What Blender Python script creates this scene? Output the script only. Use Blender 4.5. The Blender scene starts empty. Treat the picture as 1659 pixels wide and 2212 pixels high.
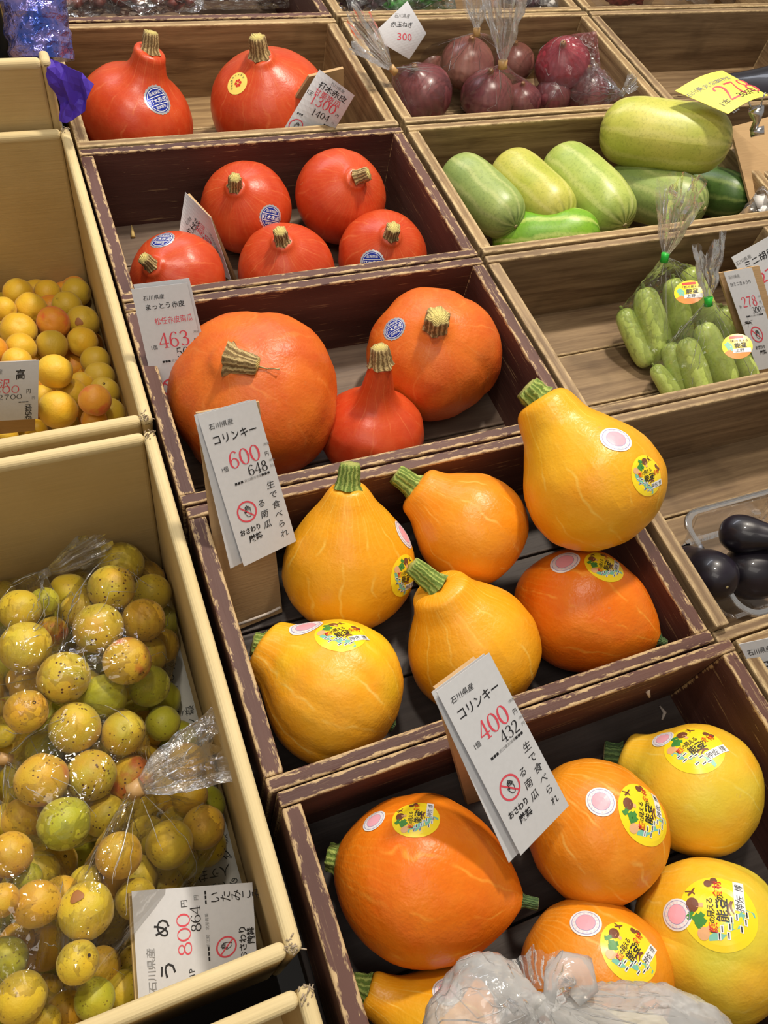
import bpy, bmesh, math, random
import numpy as np
from mathutils import Vector, Matrix, noise
from mathutils.bvhtree import BVHTree

random.seed(7)
scn = bpy.context.scene
COL = scn.collection

# ------------------------------------------------------------------ camera
HC = 0.65                      # camera height above the crate rims (z = 0), metres
FPX = 1730.0                   # focal length in pixels of the 1659 x 2212 frame
CX, CY = 829.5, 1106.0
PITCH, ROLL, YAW = 0.59467, 0.28884, 0.60641
def _rot(p, r, y):
    cy, sy, cp, sp, cr, sr = math.cos(y), math.sin(y), math.cos(p), math.sin(p), math.cos(r), math.sin(r)
    Rz = np.array([[cy, -sy, 0], [sy, cy, 0], [0, 0, 1]])
    B = np.diag([1., -1., -1.])
    Rx = np.array([[1, 0, 0], [0, cp, sp], [0, -sp, cp]])
    Rr = np.array([[cr, -sr, 0], [sr, cr, 0], [0, 0, 1]])
    return Rr @ Rx @ B @ Rz
RC = _rot(PITCH, ROLL, YAW)     # rows: right, down, forward in world axes
C0 = np.array([0., 0., HC])
cam = bpy.data.cameras.new('camera')
cam.sensor_fit = 'VERTICAL'; cam.sensor_height = 36.0; cam.lens = FPX / 2212 * 36.0
cam.clip_start = 0.01; cam.clip_end = 50
cam_o = bpy.data.objects.new('camera', cam); COL.objects.link(cam_o)
cam_o.matrix_world = Matrix(((RC[0, 0], -RC[1, 0], -RC[2, 0], 0), (RC[0, 1], -RC[1, 1], -RC[2, 1], 0),
                             (RC[0, 2], -RC[1, 2], -RC[2, 2], HC), (0, 0, 0, 1)))
scn.camera = cam_o

# ------------------------------------------------------------------ world, lamps, exposure
w = bpy.data.worlds.new('market_hall'); scn.world = w; w.use_nodes = True
bg = w.node_tree.nodes['Background']; bg.inputs[0].default_value = (1.0, 0.95, 0.88, 1); bg.inputs[1].default_value = 0.30
def lamp(name, loc, target, size, power, col, size_y=None):
    l = bpy.data.lights.new(name, 'AREA'); l.energy = power; l.color = col
    l.shape = 'RECTANGLE' if size_y else 'DISK'; l.size = size
    if size_y: l.size_y = size_y
    o = bpy.data.objects.new(name, l); COL.objects.link(o); o.location = loc
    o.rotation_euler = (Vector(target) - Vector(loc)).to_track_quat('-Z', 'Y').to_euler()
    return o
lamp('ceiling_spot', (0.95, 1.25, 1.75), (0.30, 0.45, 0), 0.16, 36, (1.0, 0.90, 0.76))
lamp('ceiling_spot', (0.10, 0.75, 1.95), (0.25, 0.50, 0), 0.16, 13, (1.0, 0.91, 0.78))
lamp('unseen_area_light', (0.30, 2.60, 1.60), (0.40, 0.90, 0), 1.8, 17, (0.86, 0.90, 1.0), 0.25)  # cool area light from the back, stands for bluish daylight
lamp('unseen_area_light', (-0.60, -0.30, 2.2), (0.20, 0.40, 0), 1.6, 12, (1.0, 0.93, 0.84), 0.8)  # soft overhead fill, added to brighten the stall
scn.view_settings.view_transform = 'Standard'; scn.view_settings.look = 'None'
scn.view_settings.exposure = 0.0; scn.view_settings.gamma = 1.0
scn.view_settings.use_curve_mapping = False
try:
    scn.cycles.transparent_max_bounces = 24; scn.cycles.max_bounces = 5; scn.cycles.diffuse_bounces = 2; scn.cycles.glossy_bounces = 3
except Exception:
    pass

# ------------------------------------------------------------------ geometry helpers
def ray(px, py):
    return RC.T @ np.array([(px - CX) / FPX, (py - CY) / FPX, 1.0])     # forward component 1
def at(px, py, z):
    d = ray(px, py); return C0 + d * ((z - HC) / d[2])
def at_y(px, py, y):
    d = ray(px, py); return C0 + d * (y / d[1])
def proj(P):
    q = (np.atleast_2d(P) - C0) @ RC.T
    return np.stack([CX + FPX * q[:, 0] / q[:, 2], CY + FPX * q[:, 1] / q[:, 2]], 1)
def vdir(px, py, dx, dy, c):
    """world direction: (dx, dy) along the picture, c towards the viewer"""
    d = ray(px, py); d = d / np.linalg.norm(d)
    ex = RC[0] - d * (RC[0] @ d); ex /= np.linalg.norm(ex)
    ey = np.cross(d, ex)
    v = ex * dx + ey * dy; v /= np.linalg.norm(v)
    return v * math.sqrt(max(0, 1 - c * c)) - d * c
def frame_z(a, spin=0.0):
    a = np.array(a, float); a /= np.linalg.norm(a)
    h = np.array([0, 0, 1.]) if abs(a[2]) < 0.9 else np.array([1., 0, 0])
    x = np.cross(h, a); x /= np.linalg.norm(x); y = np.cross(a, x)
    c, s = math.cos(spin), math.sin(spin)
    return np.stack([x * c + y * s, -x * s + y * c, a], 1)

def mesh_obj(name, V, F, mat, parent=None, smooth=True, uv=None):
    me = bpy.data.meshes.new(name)
    me.from_pydata([tuple(map(float, v)) for v in V], [], [tuple(f) for f in F])
    if smooth: me.polygons.foreach_set('use_smooth', [True] * len(me.polygons))
    if uv is not None:
        l = me.uv_layers.new(name='UVMap')
        li = np.zeros(len(me.loops), dtype=np.int32); me.loops.foreach_get('vertex_index', li)
        l.data.foreach_set('uv', np.asarray(uv, dtype=np.float32)[li].ravel())
    if mat is not None: me.materials.append(mat)
    me.update()
    o = bpy.data.objects.new(name, me); COL.objects.link(o)
    if parent is not None: o.parent = parent
    if 'lettering' in name or name.endswith('_print') or name in ('film_crease_glint', 'frayed_corner'): o['kind'] = 'stuff'
    return o
def empty(name, loc=(0, 0, 0), rz=0):
    o = bpy.data.objects.new(name, None); COL.objects.link(o); o.location = loc; o.rotation_euler = (0, 0, rz)
    o.empty_display_size = 0.02
    return o
def tag(o, label, cat, group=None, kind=None):
    o['label'] = label; o['category'] = cat
    if group: o['group'] = group
    if kind: o['kind'] = kind
    return o
_boxes = {}
def box_mesh(sx, sy, sz, bev, seg=2):
    k = (round(sx, 4), round(sy, 4), round(sz, 4), bev, seg)
    if k not in _boxes:
        bm = bmesh.new(); bmesh.ops.create_cube(bm, size=1.0)
        bmesh.ops.scale(bm, vec=(sx, sy, sz), verts=bm.verts)
        if bev: bmesh.ops.bevel(bm, geom=bm.edges[:], offset=bev, segments=seg, affect='EDGES', profile=0.5)
        ring = set()
        if bev and min(sx, sy, sz) > 0.006:      # a narrow border on every face, marked so that wear can follow the edges
            big = sorted(bm.faces, key=lambda f: -f.calc_area())[:6]
            bmesh.ops.inset_individual(bm, faces=big, thickness=min(0.0065, 0.36 * (min(sx, sy, sz) - 2 * bev)), use_even_offset=True)
            bm.verts.index_update(); ring = {v.index for f in big for v in f.verts}
        me = bpy.data.meshes.new('board'); bm.to_mesh(me); n = len(me.vertices); bm.free(); _boxes[k] = me
        at_ = me.attributes.new('edge', 'FLOAT', 'POINT'); at_.data.foreach_set('value', [0.0 if i in ring or not ring else 1.0 for i in range(n)])
    return _boxes[k]
def box(name, size, loc, mat, parent=None, rot=(0, 0, 0), bev=0.0015, seg=2):
    me = box_mesh(*size, bev, seg)
    if not me.materials: me.materials.append(mat)
    elif me.materials[0] is not mat:
        k = (name, size, mat.name)
        if k not in _boxes:
            _boxes[k] = me.copy(); _boxes[k].materials.clear(); _boxes[k].materials.append(mat)
        me = _boxes[k]
    o = bpy.data.objects.new(name, me); COL.objects.link(o); o.location = loc; o.rotation_euler = rot
    if parent is not None: o.parent = parent
    return o
def tube(pts, rad, n=8, cap=True):
    """swept tube; rad is a number or a list; returns V, F"""
    pts = [np.array(p, float) for p in pts]
    if not hasattr(rad, '__len__'): rad = [rad] * len(pts)
    V, F = [], []
    T = [pts[min(i + 1, len(pts) - 1)] - pts[max(i - 1, 0)] for i in range(len(pts))]
    fr = frame_z(T[0]); x = fr[:, 0]
    for i, p in enumerate(pts):
        t = T[i] / (np.linalg.norm(T[i]) + 1e-12); x = x - t * (x @ t); x /= np.linalg.norm(x); y = np.cross(t, x)
        for k in range(n):
            a = 2 * math.pi * k / n; V.append(p + rad[i] * (x * math.cos(a) + y * math.sin(a)))
    for i in range(len(pts) - 1):
        for k in range(n):
            a, b = i * n + k, i * n + (k + 1) % n; F.append((a, b, b + n, a + n))
    if cap:
        F.append(tuple(range(n))[::-1]); F.append(tuple(range((len(pts) - 1) * n, len(pts) * n)))
    return V, F
def catmull(P, n):
    P = np.array(P, float); P = np.vstack([2 * P[0] - P[1], P, 2 * P[-1] - P[-2]]); out = []
    m = len(P) - 3
    for j in range(n):
        u = j / (n - 1) * m; i = min(int(u), m - 1); t = u - i
        a, b, c, d = P[i], P[i + 1], P[i + 2], P[i + 3]
        out.append(0.5 * ((2 * b) + (-a + c) * t + (2 * a - 5 * b + 4 * c - d) * t * t + (-a + 3 * b - 3 * c + d) * t ** 3))
    return np.array(out)

# ------------------------------------------------------------------ materials
class NT:
    def __init__(self, name):
        self.m = bpy.data.materials.new(name); self.m.use_nodes = True
        self.t = self.m.node_tree; self.b = self.t.nodes['Principled BSDF']; self.out = self.t.nodes['Material Output']
    def n(self, typ, **kw):
        x = self.t.nodes.new(typ)
        for k, v in kw.items():
            if k.startswith('i_'):
                x.inputs[k[2:].replace('_', ' ')].default_value = v
            else: setattr(x, k, v)
        return x
    def l(self, a, b): self.t.links.new(a, b)
    def set(self, **kw):
        for k, v in kw.items(): self.b.inputs[k.replace('_', ' ')].default_value = v
        return self
    def mix(self, fac, a, b, blend='MIX'):
        x = self.n('ShaderNodeMix', data_type='RGBA', blend_type=blend)
        for s, v in ((0, fac), (6, a), (7, b)):
            if hasattr(v, 'is_linked') or hasattr(v, 'links'): self.l(v, x.inputs[s])
            else: x.inputs[s].default_value = v if s == 0 or len(v) == 4 else (*v, 1)
        return x.outputs[2]
    def math(self, op, a, b=None, c=None, clamp=False):
        x = self.n('ShaderNodeMath', operation=op, use_clamp=clamp)
        for i, v in enumerate((a, b, c)):
            if v is None: continue
            if hasattr(v, 'links'): self.l(v, x.inputs[i])
            else: x.inputs[i].default_value = v
        return x.outputs[0]
    def ramp(self, f, p0, p1):
        x = self.n('ShaderNodeMapRange', clamp=True); x.inputs['From Min'].default_value = p0; x.inputs['From Max'].default_value = p1
        self.l(f, x.inputs['Value']); return x.outputs['Result']
    def coord(self, scale=(1, 1, 1), out='Object', rnd=True):
        tc = self.n('ShaderNodeTexCoord'); v = tc.outputs[out]
        if rnd:
            oi = self.n('ShaderNodeObjectInfo'); ad = self.n('ShaderNodeVectorMath', operation='ADD')
            m = self.math('MULTIPLY', oi.outputs['Random'], 37.0)
            self.l(v, ad.inputs[0]); self.l(m, ad.inputs[1]); v = ad.outputs[0]
        mp = self.n('ShaderNodeMapping'); mp.inputs['Scale'].default_value = scale; self.l(v, mp.inputs['Vector'])
        return mp.outputs[0]
    def noise(self, vec, scale, detail=4, rough=0.6, dist=0.0):
        x = self.n('ShaderNodeTexNoise'); x.inputs['Scale'].default_value = scale; x.inputs['Detail'].default_value = detail
        x.inputs['Roughness'].default_value = rough; x.inputs['Distortion'].default_value = dist
        if vec is not None: self.l(vec, x.inputs['Vector'])
        return x.outputs['Fac']
    def bump(self, h, strength=0.3, dist=0.001):
        x = self.n('ShaderNodeBump'); x.inputs['Strength'].default_value = strength; x.inputs['Distance'].default_value = dist
        self.l(h, x.inputs['Height']); self.l(x.outputs[0], self.b.inputs['Normal']); return x
    def base(self, s): self.l(s, self.b.inputs['Base Color'])

def s2l(r, g, b):
    f = lambda c: (c / 255 / 12.92) if c <= 10 else ((c / 255 + 0.055) / 1.055) ** 2.4
    return (f(r), f(g), f(b))
def plain(name, col, rough=0.6, **kw):
    t = NT(name); t.set(Base_Color=(*col, 1), Roughness=rough, **kw); return t.m

def wood(name, light, dark, edge, paint=None, paint2=None, wear=0.55):
    t = NT(name)
    v = t.coord((2.2, 34, 34)); v2 = t.coord((1.5, 9, 9)); v3 = t.coord((1, 1, 1))
    grain = t.noise(v, 3.0, 4, 0.65, 0.3); broad = t.noise(v2, 3.0, 1, 0.5, 0.6); blot = t.noise(v3, 14, 2, 0.6)
    g = t.math('MULTIPLY', t.ramp(grain, 0.34, 0.66), 0.7)
    g = t.math('ADD', g, t.math('MULTIPLY', t.ramp(broad, 0.35, 0.65), 0.3))
    col = t.mix(g, dark, light)
    col = t.mix(t.math('MULTIPLY', t.ramp(blot, 0.55, 0.75), 0.45), col, tuple(c * 0.45 for c in dark))
    ea = t.n('ShaderNodeAttribute'); ea.attribute_name = 'edge'; e = ea.outputs['Fac']
    wn = t.noise(t.coord((10, 40, 40)), 6, 3, 0.75)
    if paint is None:
        em = t.math('MULTIPLY', t.ramp(e, 0.1, 0.9), t.ramp(wn, 0.35, 0.62))
        col = t.mix(t.math('MULTIPLY', em, 0.75), col, edge)
    else:
        pv = t.mix(t.ramp(broad, 0.35, 0.7), paint, paint2)
        em = t.ramp(t.math('ADD', e, t.math('MULTIPLY', t.math('SUBTRACT', wn, 0.5), 3.6)), 0.68, 1.05)
        sc = t.noise(t.coord((3, 70, 70)), 4, 3, 0.75)
        s = t.ramp(sc, 0.62, 0.68)
        mask = t.math('MAXIMUM', em, t.math('MULTIPLY', s, wear))
        col = t.mix(mask, pv, t.mix(wn, dark, edge))
    t.base(col); t.set(Roughness=0.62)
    t.bump(grain, 0.55, 0.0012)
    return t.m
W_NAT = wood('wood_natural', s2l(172, 143, 100), s2l(98, 71, 42), s2l(222, 196, 146))
W_OLD = wood('wood_old', s2l(156, 130, 96), s2l(96, 72, 48), s2l(205, 178, 132))
W_BRN = wood('wood_brown_paint', s2l(176, 144, 100), s2l(120, 88, 56), s2l(222, 192, 142), s2l(72, 40, 33), s2l(98, 64, 54))
W_FLR = wood('wood_grey_floor', s2l(128, 108, 90), s2l(92, 74, 62), s2l(140, 120, 100))
W_DRK = wood('wood_dark_floor', s2l(84, 76, 72), s2l(58, 50, 48), s2l(96, 84, 76))

def cardboard(name, c, c2):
    t = NT(name); n1 = t.noise(t.coord((1, 1, 1)), 9, 4, 0.6); n2 = t.noise(t.coord((3, 90, 90)), 5, 3, 0.5)
    col = t.mix(t.ramp(n1, 0.3, 0.7), c, c2); col = t.mix(t.math('MULTIPLY', t.ramp(n2, 0.3, 0.7), 0.18), col, tuple(x * 0.6 for x in c))
    t.base(col); t.set(Roughness=0.8); t.bump(n2, 0.25, 0.0008); return t.m
CARDB = cardboard('cardboard_tan', s2l(196, 166, 108), s2l(208, 180, 124))
CARDL = cardboard('cardboard_rim', s2l(216, 194, 142), s2l(228, 208, 160))
CARDK = cardboard('cardboard_kraft', s2l(186, 150, 106), s2l(200, 166, 120))
CARDD = cardboard('cardboard_torn_edge', s2l(140, 118, 92), s2l(205, 190, 165))
def paper_mat(name, c):
    t = NT(name); n1 = t.noise(t.coord(), 220, 3, 0.6); n2 = t.noise(t.coord(), 18, 2, 0.5)
    t.base(t.mix(t.ramp(n1, 0.3, 0.7), tuple(x * 0.95 for x in c), c)); t.set(Roughness=0.55); t.bump(n2, 0.2, 0.0006); return t.m
PAPER = paper_mat('paper_white', s2l(206, 207, 210)); PAPER_Y = paper_mat('paper_yellow', s2l(248, 234, 92))
NEWS = paper_mat('newsprint', s2l(196, 194, 186))
INK = plain('ink_black', (0.012, 0.012, 0.014), 0.5); RED = plain('ink_red', s2l(216, 74, 88), 0.5); INKG = plain('ink_grey', (0.06, 0.065, 0.06), 0.5)
INKT = plain('ink_faint', (0.22, 0.22, 0.22), 0.6)
WHITE = plain('label_white', (0.82, 0.82, 0.82), 0.35); YEL = plain('label_yellow', s2l(252, 222, 40), 0.3)
TEAL = plain('label_teal', s2l(120, 190, 170), 0.35); PINK = plain('label_pink', s2l(240, 172, 186), 0.35); PINKL = plain('label_pale_pink', s2l(250, 214, 220), 0.35)
LILAC = plain('label_lilac', s2l(150, 140, 190), 0.4); NAVY = plain('label_blue_foil', s2l(36, 56, 165), 0.22, Metallic=0.4)
SILV = plain('label_silver', (0.78, 0.78, 0.8), 0.2, Metallic=0.7); BRN = plain('label_brown', s2l(120, 72, 48), 0.4); EGG = plain('label_tan', s2l(232, 178, 128), 0.4)
LEAF = plain('label_green', s2l(70, 140, 62), 0.4); REDL = plain('label_red', s2l(214, 48, 34), 0.4); PYEL = plain('label_pale_yellow', s2l(246, 222, 110), 0.35)
ORNL = plain('label_orange', s2l(240, 140, 50), 0.35)
STEEL = plain('clip_steel', (0.75, 0.75, 0.76), 0.22, Metallic=1.0)
TAPE_B = plain('tape_tan', s2l(190, 150, 96), 0.4); TAPE_G = plain('tape_green', s2l(40, 190, 60), 0.35)

def skin(name, a, b, streak, green=None, gamt=0.0, rough=0.36, nst=11, stamt=0.6, bump=0.35):
    """squash skin: u runs round the fruit, v from blossom to stem"""
    t = NT(name); tc = t.n('ShaderNodeTexCoord'); sx = t.n('ShaderNodeSeparateXYZ'); t.l(tc.outputs['UV'], sx.inputs[0])
    ob = t.coord((1, 1, 1)); n1 = t.noise(ob, 16, 3, 0.6); n2 = t.noise(ob, 95, 3, 0.65); n3 = t.noise(ob, 340, 1, 0.5); wob = t.noise(ob, 26, 2, 0.6)
    col = t.mix(t.ramp(n1, 0.32, 0.68), a, b)
    col = t.mix(t.math('MULTIPLY', t.ramp(n2, 0.4, 0.75), 0.12), col, streak)
    oi = t.n('ShaderNodeObjectInfo')
    u = t.math('ADD', t.math('MULTIPLY', sx.outputs[0], float(nst)), t.math('MULTIPLY', wob, 0.9)); u = t.math('ADD', u, t.math('MULTIPLY', oi.outputs['Random'], 9.0))
    fr = t.math('ABSOLUTE', t.math('SUBTRACT', t.math('FRACT', u), 0.5))
    brk = t.ramp(t.noise(ob, 34, 2, 0.7), 0.42, 0.6)
    st = t.math('MULTIPLY', t.math('SUBTRACT', 1.0, t.ramp(fr, 0.012, 0.06)), brk)
    col = t.mix(t.math('MULTIPLY', st, stamt), col, streak)
    # fine radiating lines near the stem
    u2 = t.math('ADD', t.math('MULTIPLY', sx.outputs[0], 46.0), t.math('MULTIPLY', wob, 2.5)); f2 = t.math('ABSOLUTE', t.math('SUBTRACT', t.math('FRACT', u2), 0.5))
    near = t.ramp(sx.outputs[1], 0.55, 0.92)
    col = t.mix(t.math('MULTIPLY', t.math('MULTIPLY', t.math('SUBTRACT', 1.0, t.ramp(f2, 0.03, 0.16)), near), 0.35 * stamt), col, streak)
    if green:
        gm = t.ramp(t.noise(ob, 7.5, 2, 0.55), 0.5, 0.68)
        col = t.mix(t.math('MULTIPLY', gm, gamt), col, green)
    corky = t.ramp(t.noise(ob, 60, 3, 0.75), 0.70, 0.78)
    col = t.mix(t.math('MULTIPLY', corky, 0.35), col, s2l(190, 150, 100))
    t.base(col); t.set(Roughness=rough); t.b.inputs['Specular IOR Level'].default_value = 0.38
    t.b.inputs['Subsurface Weight'].default_value = 0.0
    h = t.math('ADD', t.math('MULTIPLY', n2, 1.0), t.math('MULTIPLY', n3, 0.3)); t.bump(h, bump, 0.0016)
    return t.m
SK_RED = skin('skin_red_orange', s2l(192, 60, 26), s2l(206, 76, 34), s2l(230, 132, 76), nst=13, stamt=0.35, rough=0.33, bump=0.18)
SK_ORG = skin('skin_orange', s2l(204, 82, 26), s2l(220, 112, 32), s2l(234, 144, 70), nst=9, stamt=0.3, rough=0.4, bump=0.45)
SK_YEL = skin('skin_yellow', s2l(236, 154, 18), s2l(242, 170, 32), s2l(248, 198, 84), s2l(214, 190, 40), 0.35, nst=12, stamt=0.75, bump=0.4)
SK_YOR = skin('skin_yellow_orange', s2l(230, 132, 18), s2l(238, 150, 30), s2l(246, 186, 88), nst=11, stamt=0.75, bump=0.4)
SK_DOR = skin('skin_deep_orange', s2l(228, 104, 10), s2l(236, 128, 22), s2l(246, 166, 60), nst=10, stamt=0.6, bump=0.45)
SK_LEM = skin('skin_lemon', s2l(240, 178, 38), s2l(244, 198, 56), s2l(248, 220, 120), s2l(206, 204, 62), 0.8, nst=11, stamt=0.5, bump=0.35)
SK_GYL = skin('skin_yellow_green_patch', s2l(244, 160, 30), s2l(248, 178, 40), s2l(250, 212, 110), s2l(224, 210, 30), 0.8, nst=10, stamt=0.65, bump=0.45)

def stem_mat(name, a, b, tip):
    t = NT(name); tc = t.n('ShaderNodeTexCoord'); sx = t.n('ShaderNodeSeparateXYZ'); t.l(tc.outputs['UV'], sx.inputs[0])
    n1 = t.noise(t.coord((1, 1, 1)), 160, 5, 0.7)
    u = t.math('FRACT', t.math('ADD', t.math('MULTIPLY', sx.outputs[0], 15.0), t.math('MULTIPLY', n1, 1.6))); f = t.ramp(t.math('ABSOLUTE', t.math('SUBTRACT', u, 0.5)), 0.1, 0.42)
    col = t.mix(f, a, b); col = t.mix(t.ramp(sx.outputs[1], 0.86, 0.95), col, tip)
    t.base(col); t.set(Roughness=0.8); t.bump(t.math('ADD', f, n1), 0.7, 0.002); return t.m
ST_CORK = stem_mat('stem_cork', s2l(122, 96, 56), s2l(206, 180, 124), s2l(226, 206, 122))
ST_GREEN = stem_mat('stem_green', s2l(98, 124, 44), s2l(168, 184, 92), s2l(186, 190, 104))
ST_DARK = stem_mat('stem_dark_green', s2l(52, 78, 40), s2l(92, 120, 66), s2l(190, 176, 130))
# ------------------------------------------------------------------ setting
ZF = -0.112                     # inside floor of the wooden crates
FLOOR_T = plain('concrete_floor', (0.12, 0.115, 0.11), 0.7)
ceil_ = box('ceiling', (4.4, 4.2, 0.04), (0.3, 1.0, 2.70), plain('ceiling_panel', (0.55, 0.54, 0.52), 0.8), bev=0); ceil_['kind'] = 'structure'
fl = box('floor', (4.4, 4.2, 0.04), (0.3, 1.0, -0.80), FLOOR_T, bev=0); fl['kind'] = 'structure'
DTAB = plain('stand_dark', s2l(46, 36, 32), 0.7)
tb = empty('display_stand', (0.78, 0.62, -0.78)); tag(tb, 'dark low wooden stand carrying the rows of crates', 'stand')
box('stand_top', (1.42, 1.90, 0.03), (0, 0, 0.6365), DTAB, tb)
for sx in (-0.66, 0.66):
    for sy in (-0.9, 0.9): box('leg', (0.06, 0.06, 0.62), (sx, sy, 0.31), DTAB, tb)
tb2 = empty('box_stand', (-0.10, 0.60, -0.78)); tag(tb2, 'dark lower stand under the cardboard boxes', 'stand')
box('stand_top', (0.31, 1.90, 0.03), (0, 0, 0.495), DTAB, tb2)
for sx in (-0.12, 0.12):
    for sy in (-0.9, 0.9): box('leg', (0.06, 0.06, 0.48), (sx, sy, 0.24), DTAB, tb2)

def crate(label, x0, x1, y0, y1, mat, fmat, th=0.016, te=0.012, planks=3, top=0.0, ends_over=True, group=None, seed=0, fdrop=0.0):
    rnd = random.Random(seed * 31 + 5)
    cx, cy = (x0 + x1) / 2, (y0 + y1) / 2
    e = empty('wooden_crate', (cx, cy, -0.127)); tag(e, label, 'crate', group)
    h = 0.127 + top; L, D = x1 - x0, y1 - y0
    jit = lambda a: rnd.uniform(-a, a)
    box('back_board', (L, te, h - 0.010), (0, D / 2 - te / 2, (h - 0.010) / 2 + 0.010), mat, e, (0, 0, jit(0.002)))
    box('front_board', (L, te, h - 0.010 - fdrop), (0, -D / 2 + te / 2, (h - 0.010 - fdrop) / 2 + 0.010), mat, e, (0, 0, jit(0.002)))
    sl = D - 2 * te - 0.0008
    for s in (-1, 1):
        box('side_board', (sl, th, h - 0.0115), (s * (L / 2 - th / 2), 0, (h - 0.0115) / 2 + 0.010), mat, e, (0, 0, math.pi / 2 + jit(0.002)))
    pw = D / planks
    for k in range(planks):
        box('bottom_board', (L - 0.002, pw - 0.0022, 0.0095), (0, -D / 2 + pw * (k + 0.5), 0.005 + 0.005), fmat, e, (0, 0, 0))
    return e
R1 = (0.0665, 0.5090)
crate('worn brown crate holding five small red-orange pumpkins', *R1, 0.6945, 0.9700, W_BRN, W_FLR, planks=3, seed=2)
crate('worn brown crate holding the three large orange pumpkins', *R1, 0.4180, 0.6910, W_BRN, W_FLR, planks=3, seed=3)
crate('worn brown crate holding six plump yellow squashes', 0.0690, 0.5105, 0.1405, 0.4150, W_BRN, W_DRK, planks=3, seed=4)
crate('worn brown crate nearest the viewer with stickered squashes', 0.0745, 0.5260, -0.1620, 0.1388, W_BRN, W_DRK, planks=2, seed=5)
crate('pale natural wood crate holding two big red pumpkins', 0.0665, 0.5090, 0.9745, 1.2640, W_NAT, W_NAT, planks=3, seed=6)
R2 = (0.5205, 0.9890)
crate('natural wood crate holding bagged red onions', *R2, 0.9785, 1.2660, W_NAT, W_OLD, planks=3, seed=7)
crate('natural wood crate holding thick pale green cucumbers', 0.5180, 1.0500, 0.6960, 0.9720, W_NAT, W_OLD, planks=3, seed=8)
crate('half empty natural wood crate with bagged mini cucumbers', 0.5155, 0.9850, 0.4180, 0.6905, W_OLD, W_OLD, planks=3, seed=9)
crate('old wood crate holding a clear tray of eggplants', 0.5215, 0.9900, 0.1400, 0.4150, W_OLD, W_OLD, planks=3, seed=10, fdrop=0.012)
crate('old wood crate with a card at the right edge', 0.5310, 0.9900, -0.1620, 0.1355, W_NAT, W_OLD, planks=2, seed=11)
crate('old wood crate with the huge dark eggplant and yellow card', 0.9960, 1.4600, 0.9785, 1.2660, W_OLD, W_OLD, planks=3, seed=12)
crate('old wood crate behind the kraft flap at the right edge', 1.0560, 1.4600, 0.6960, 0.9720, W_OLD, W_OLD, planks=3, seed=13)
crate('old wood crate of clear packets at the right edge', 0.9930, 1.4600, 0.4180, 0.6905, W_OLD, W_OLD, planks=3, seed=14)
crate('brown crate of clear packets and soybeans in the back row', 0.0800, 0.5080, 1.2700, 1.5600, W_BRN, W_FLR, planks=3, seed=15)
crate('natural crate of green packets in the back row', 0.5160, 0.9840, 1.2710, 1.5600, W_NAT, W_OLD, planks=3, seed=16)
crate('natural crate of clear tubs in the back row', 0.9960, 1.4600, 1.2710, 1.5600, W_NAT, W_OLD, planks=3, seed=17)

def carton(label, x0, x1, y0, y1, ztop, zbot, th=0.011, torn=True):
    e = empty('cardboard_box', ((x0 + x1) / 2, (y0 + y1) / 2, zbot)); tag(e, label, 'box')
    L, D, h = x1 - x0, y1 - y0, ztop - zbot
    box('end_panel', (L - 2 * th, th, h), (0, D / 2 - th / 2, h / 2), CARDB, e, bev=0.0048, seg=4)
    box('end_panel', (L - 2 * th, th, h), (0, -D / 2 + th / 2, h / 2), CARDB, e, bev=0.0048, seg=4)
    for s in (-1, 1):
        box('side_panel', (D, th, h), (s * (L / 2 - th / 2), 0, h / 2), CARDB, e, (0, 0, math.pi / 2), bev=0.0048, seg=4)
    rim = [('x', D / 2 - th / 2, L - 2 * th), ('x', -D / 2 + th / 2, L - 2 * th), ('y', L / 2 - th / 2, D), ('y', -L / 2 + th / 2, D)]
    for ax, off, ln in rim:                      # the folded, paler top edge of each panel
        box('folded_rim', (ln, th + .0012, .013), ((0, off) if ax == 'x' else (off, 0)) + (h - .0055,), CARDL, e, (0, 0, 0 if ax == 'x' else math.pi / 2), bev=0.0054, seg=4)
    box('bottom_panel', (L - 2 * th, D - 2 * th, 0.004), (0, 0, 0.0025), CARDB, e, bev=0.0005)
    if torn:                                    # frayed corner where the folded rim is cut
        rnd = random.Random(3)
        for sy in (-1, 1):
            V, F = [], []
            for k in range(26):
                p = np.array([L / 2 - th * rnd.uniform(0.1, 1.0), sy * (D / 2 - th * rnd.uniform(0.1, 1.0)), h - 0.001 + rnd.uniform(-0.002, 0.0015)])
                q = p + np.array([rnd.uniform(-.004, .004), rnd.uniform(-.004, .004), rnd.uniform(-.001, .003)])
                v, f = tube([p, (p + q) / 2 + np.array([0, 0, .001]), q], 0.0006, 4); F += [tuple(i + len(V) for i in ff) for ff in f]; V += v
            mesh_obj('frayed_corner', V, F, CARDD, e)
    return e
ZB = -0.27
carton('deep cardboard box full of golden apricots', -0.235, 0.0625, 0.5250, 1.0170, 0.0, ZB)
carton('deep cardboard box of bagged ume plums', -0.235, 0.0610, 0.0285, 0.5130, 0.0, ZB)
carton('cardboard box corner at the bottom edge below the plums', -0.235, 0.0600, -0.330, 0.0080, 0.0, ZB)
carton('taller cardboard box behind the apricots with a doubled edge', -0.235, 0.0560, 1.0260, 1.3600, 0.080, ZB, torn=False)

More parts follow.
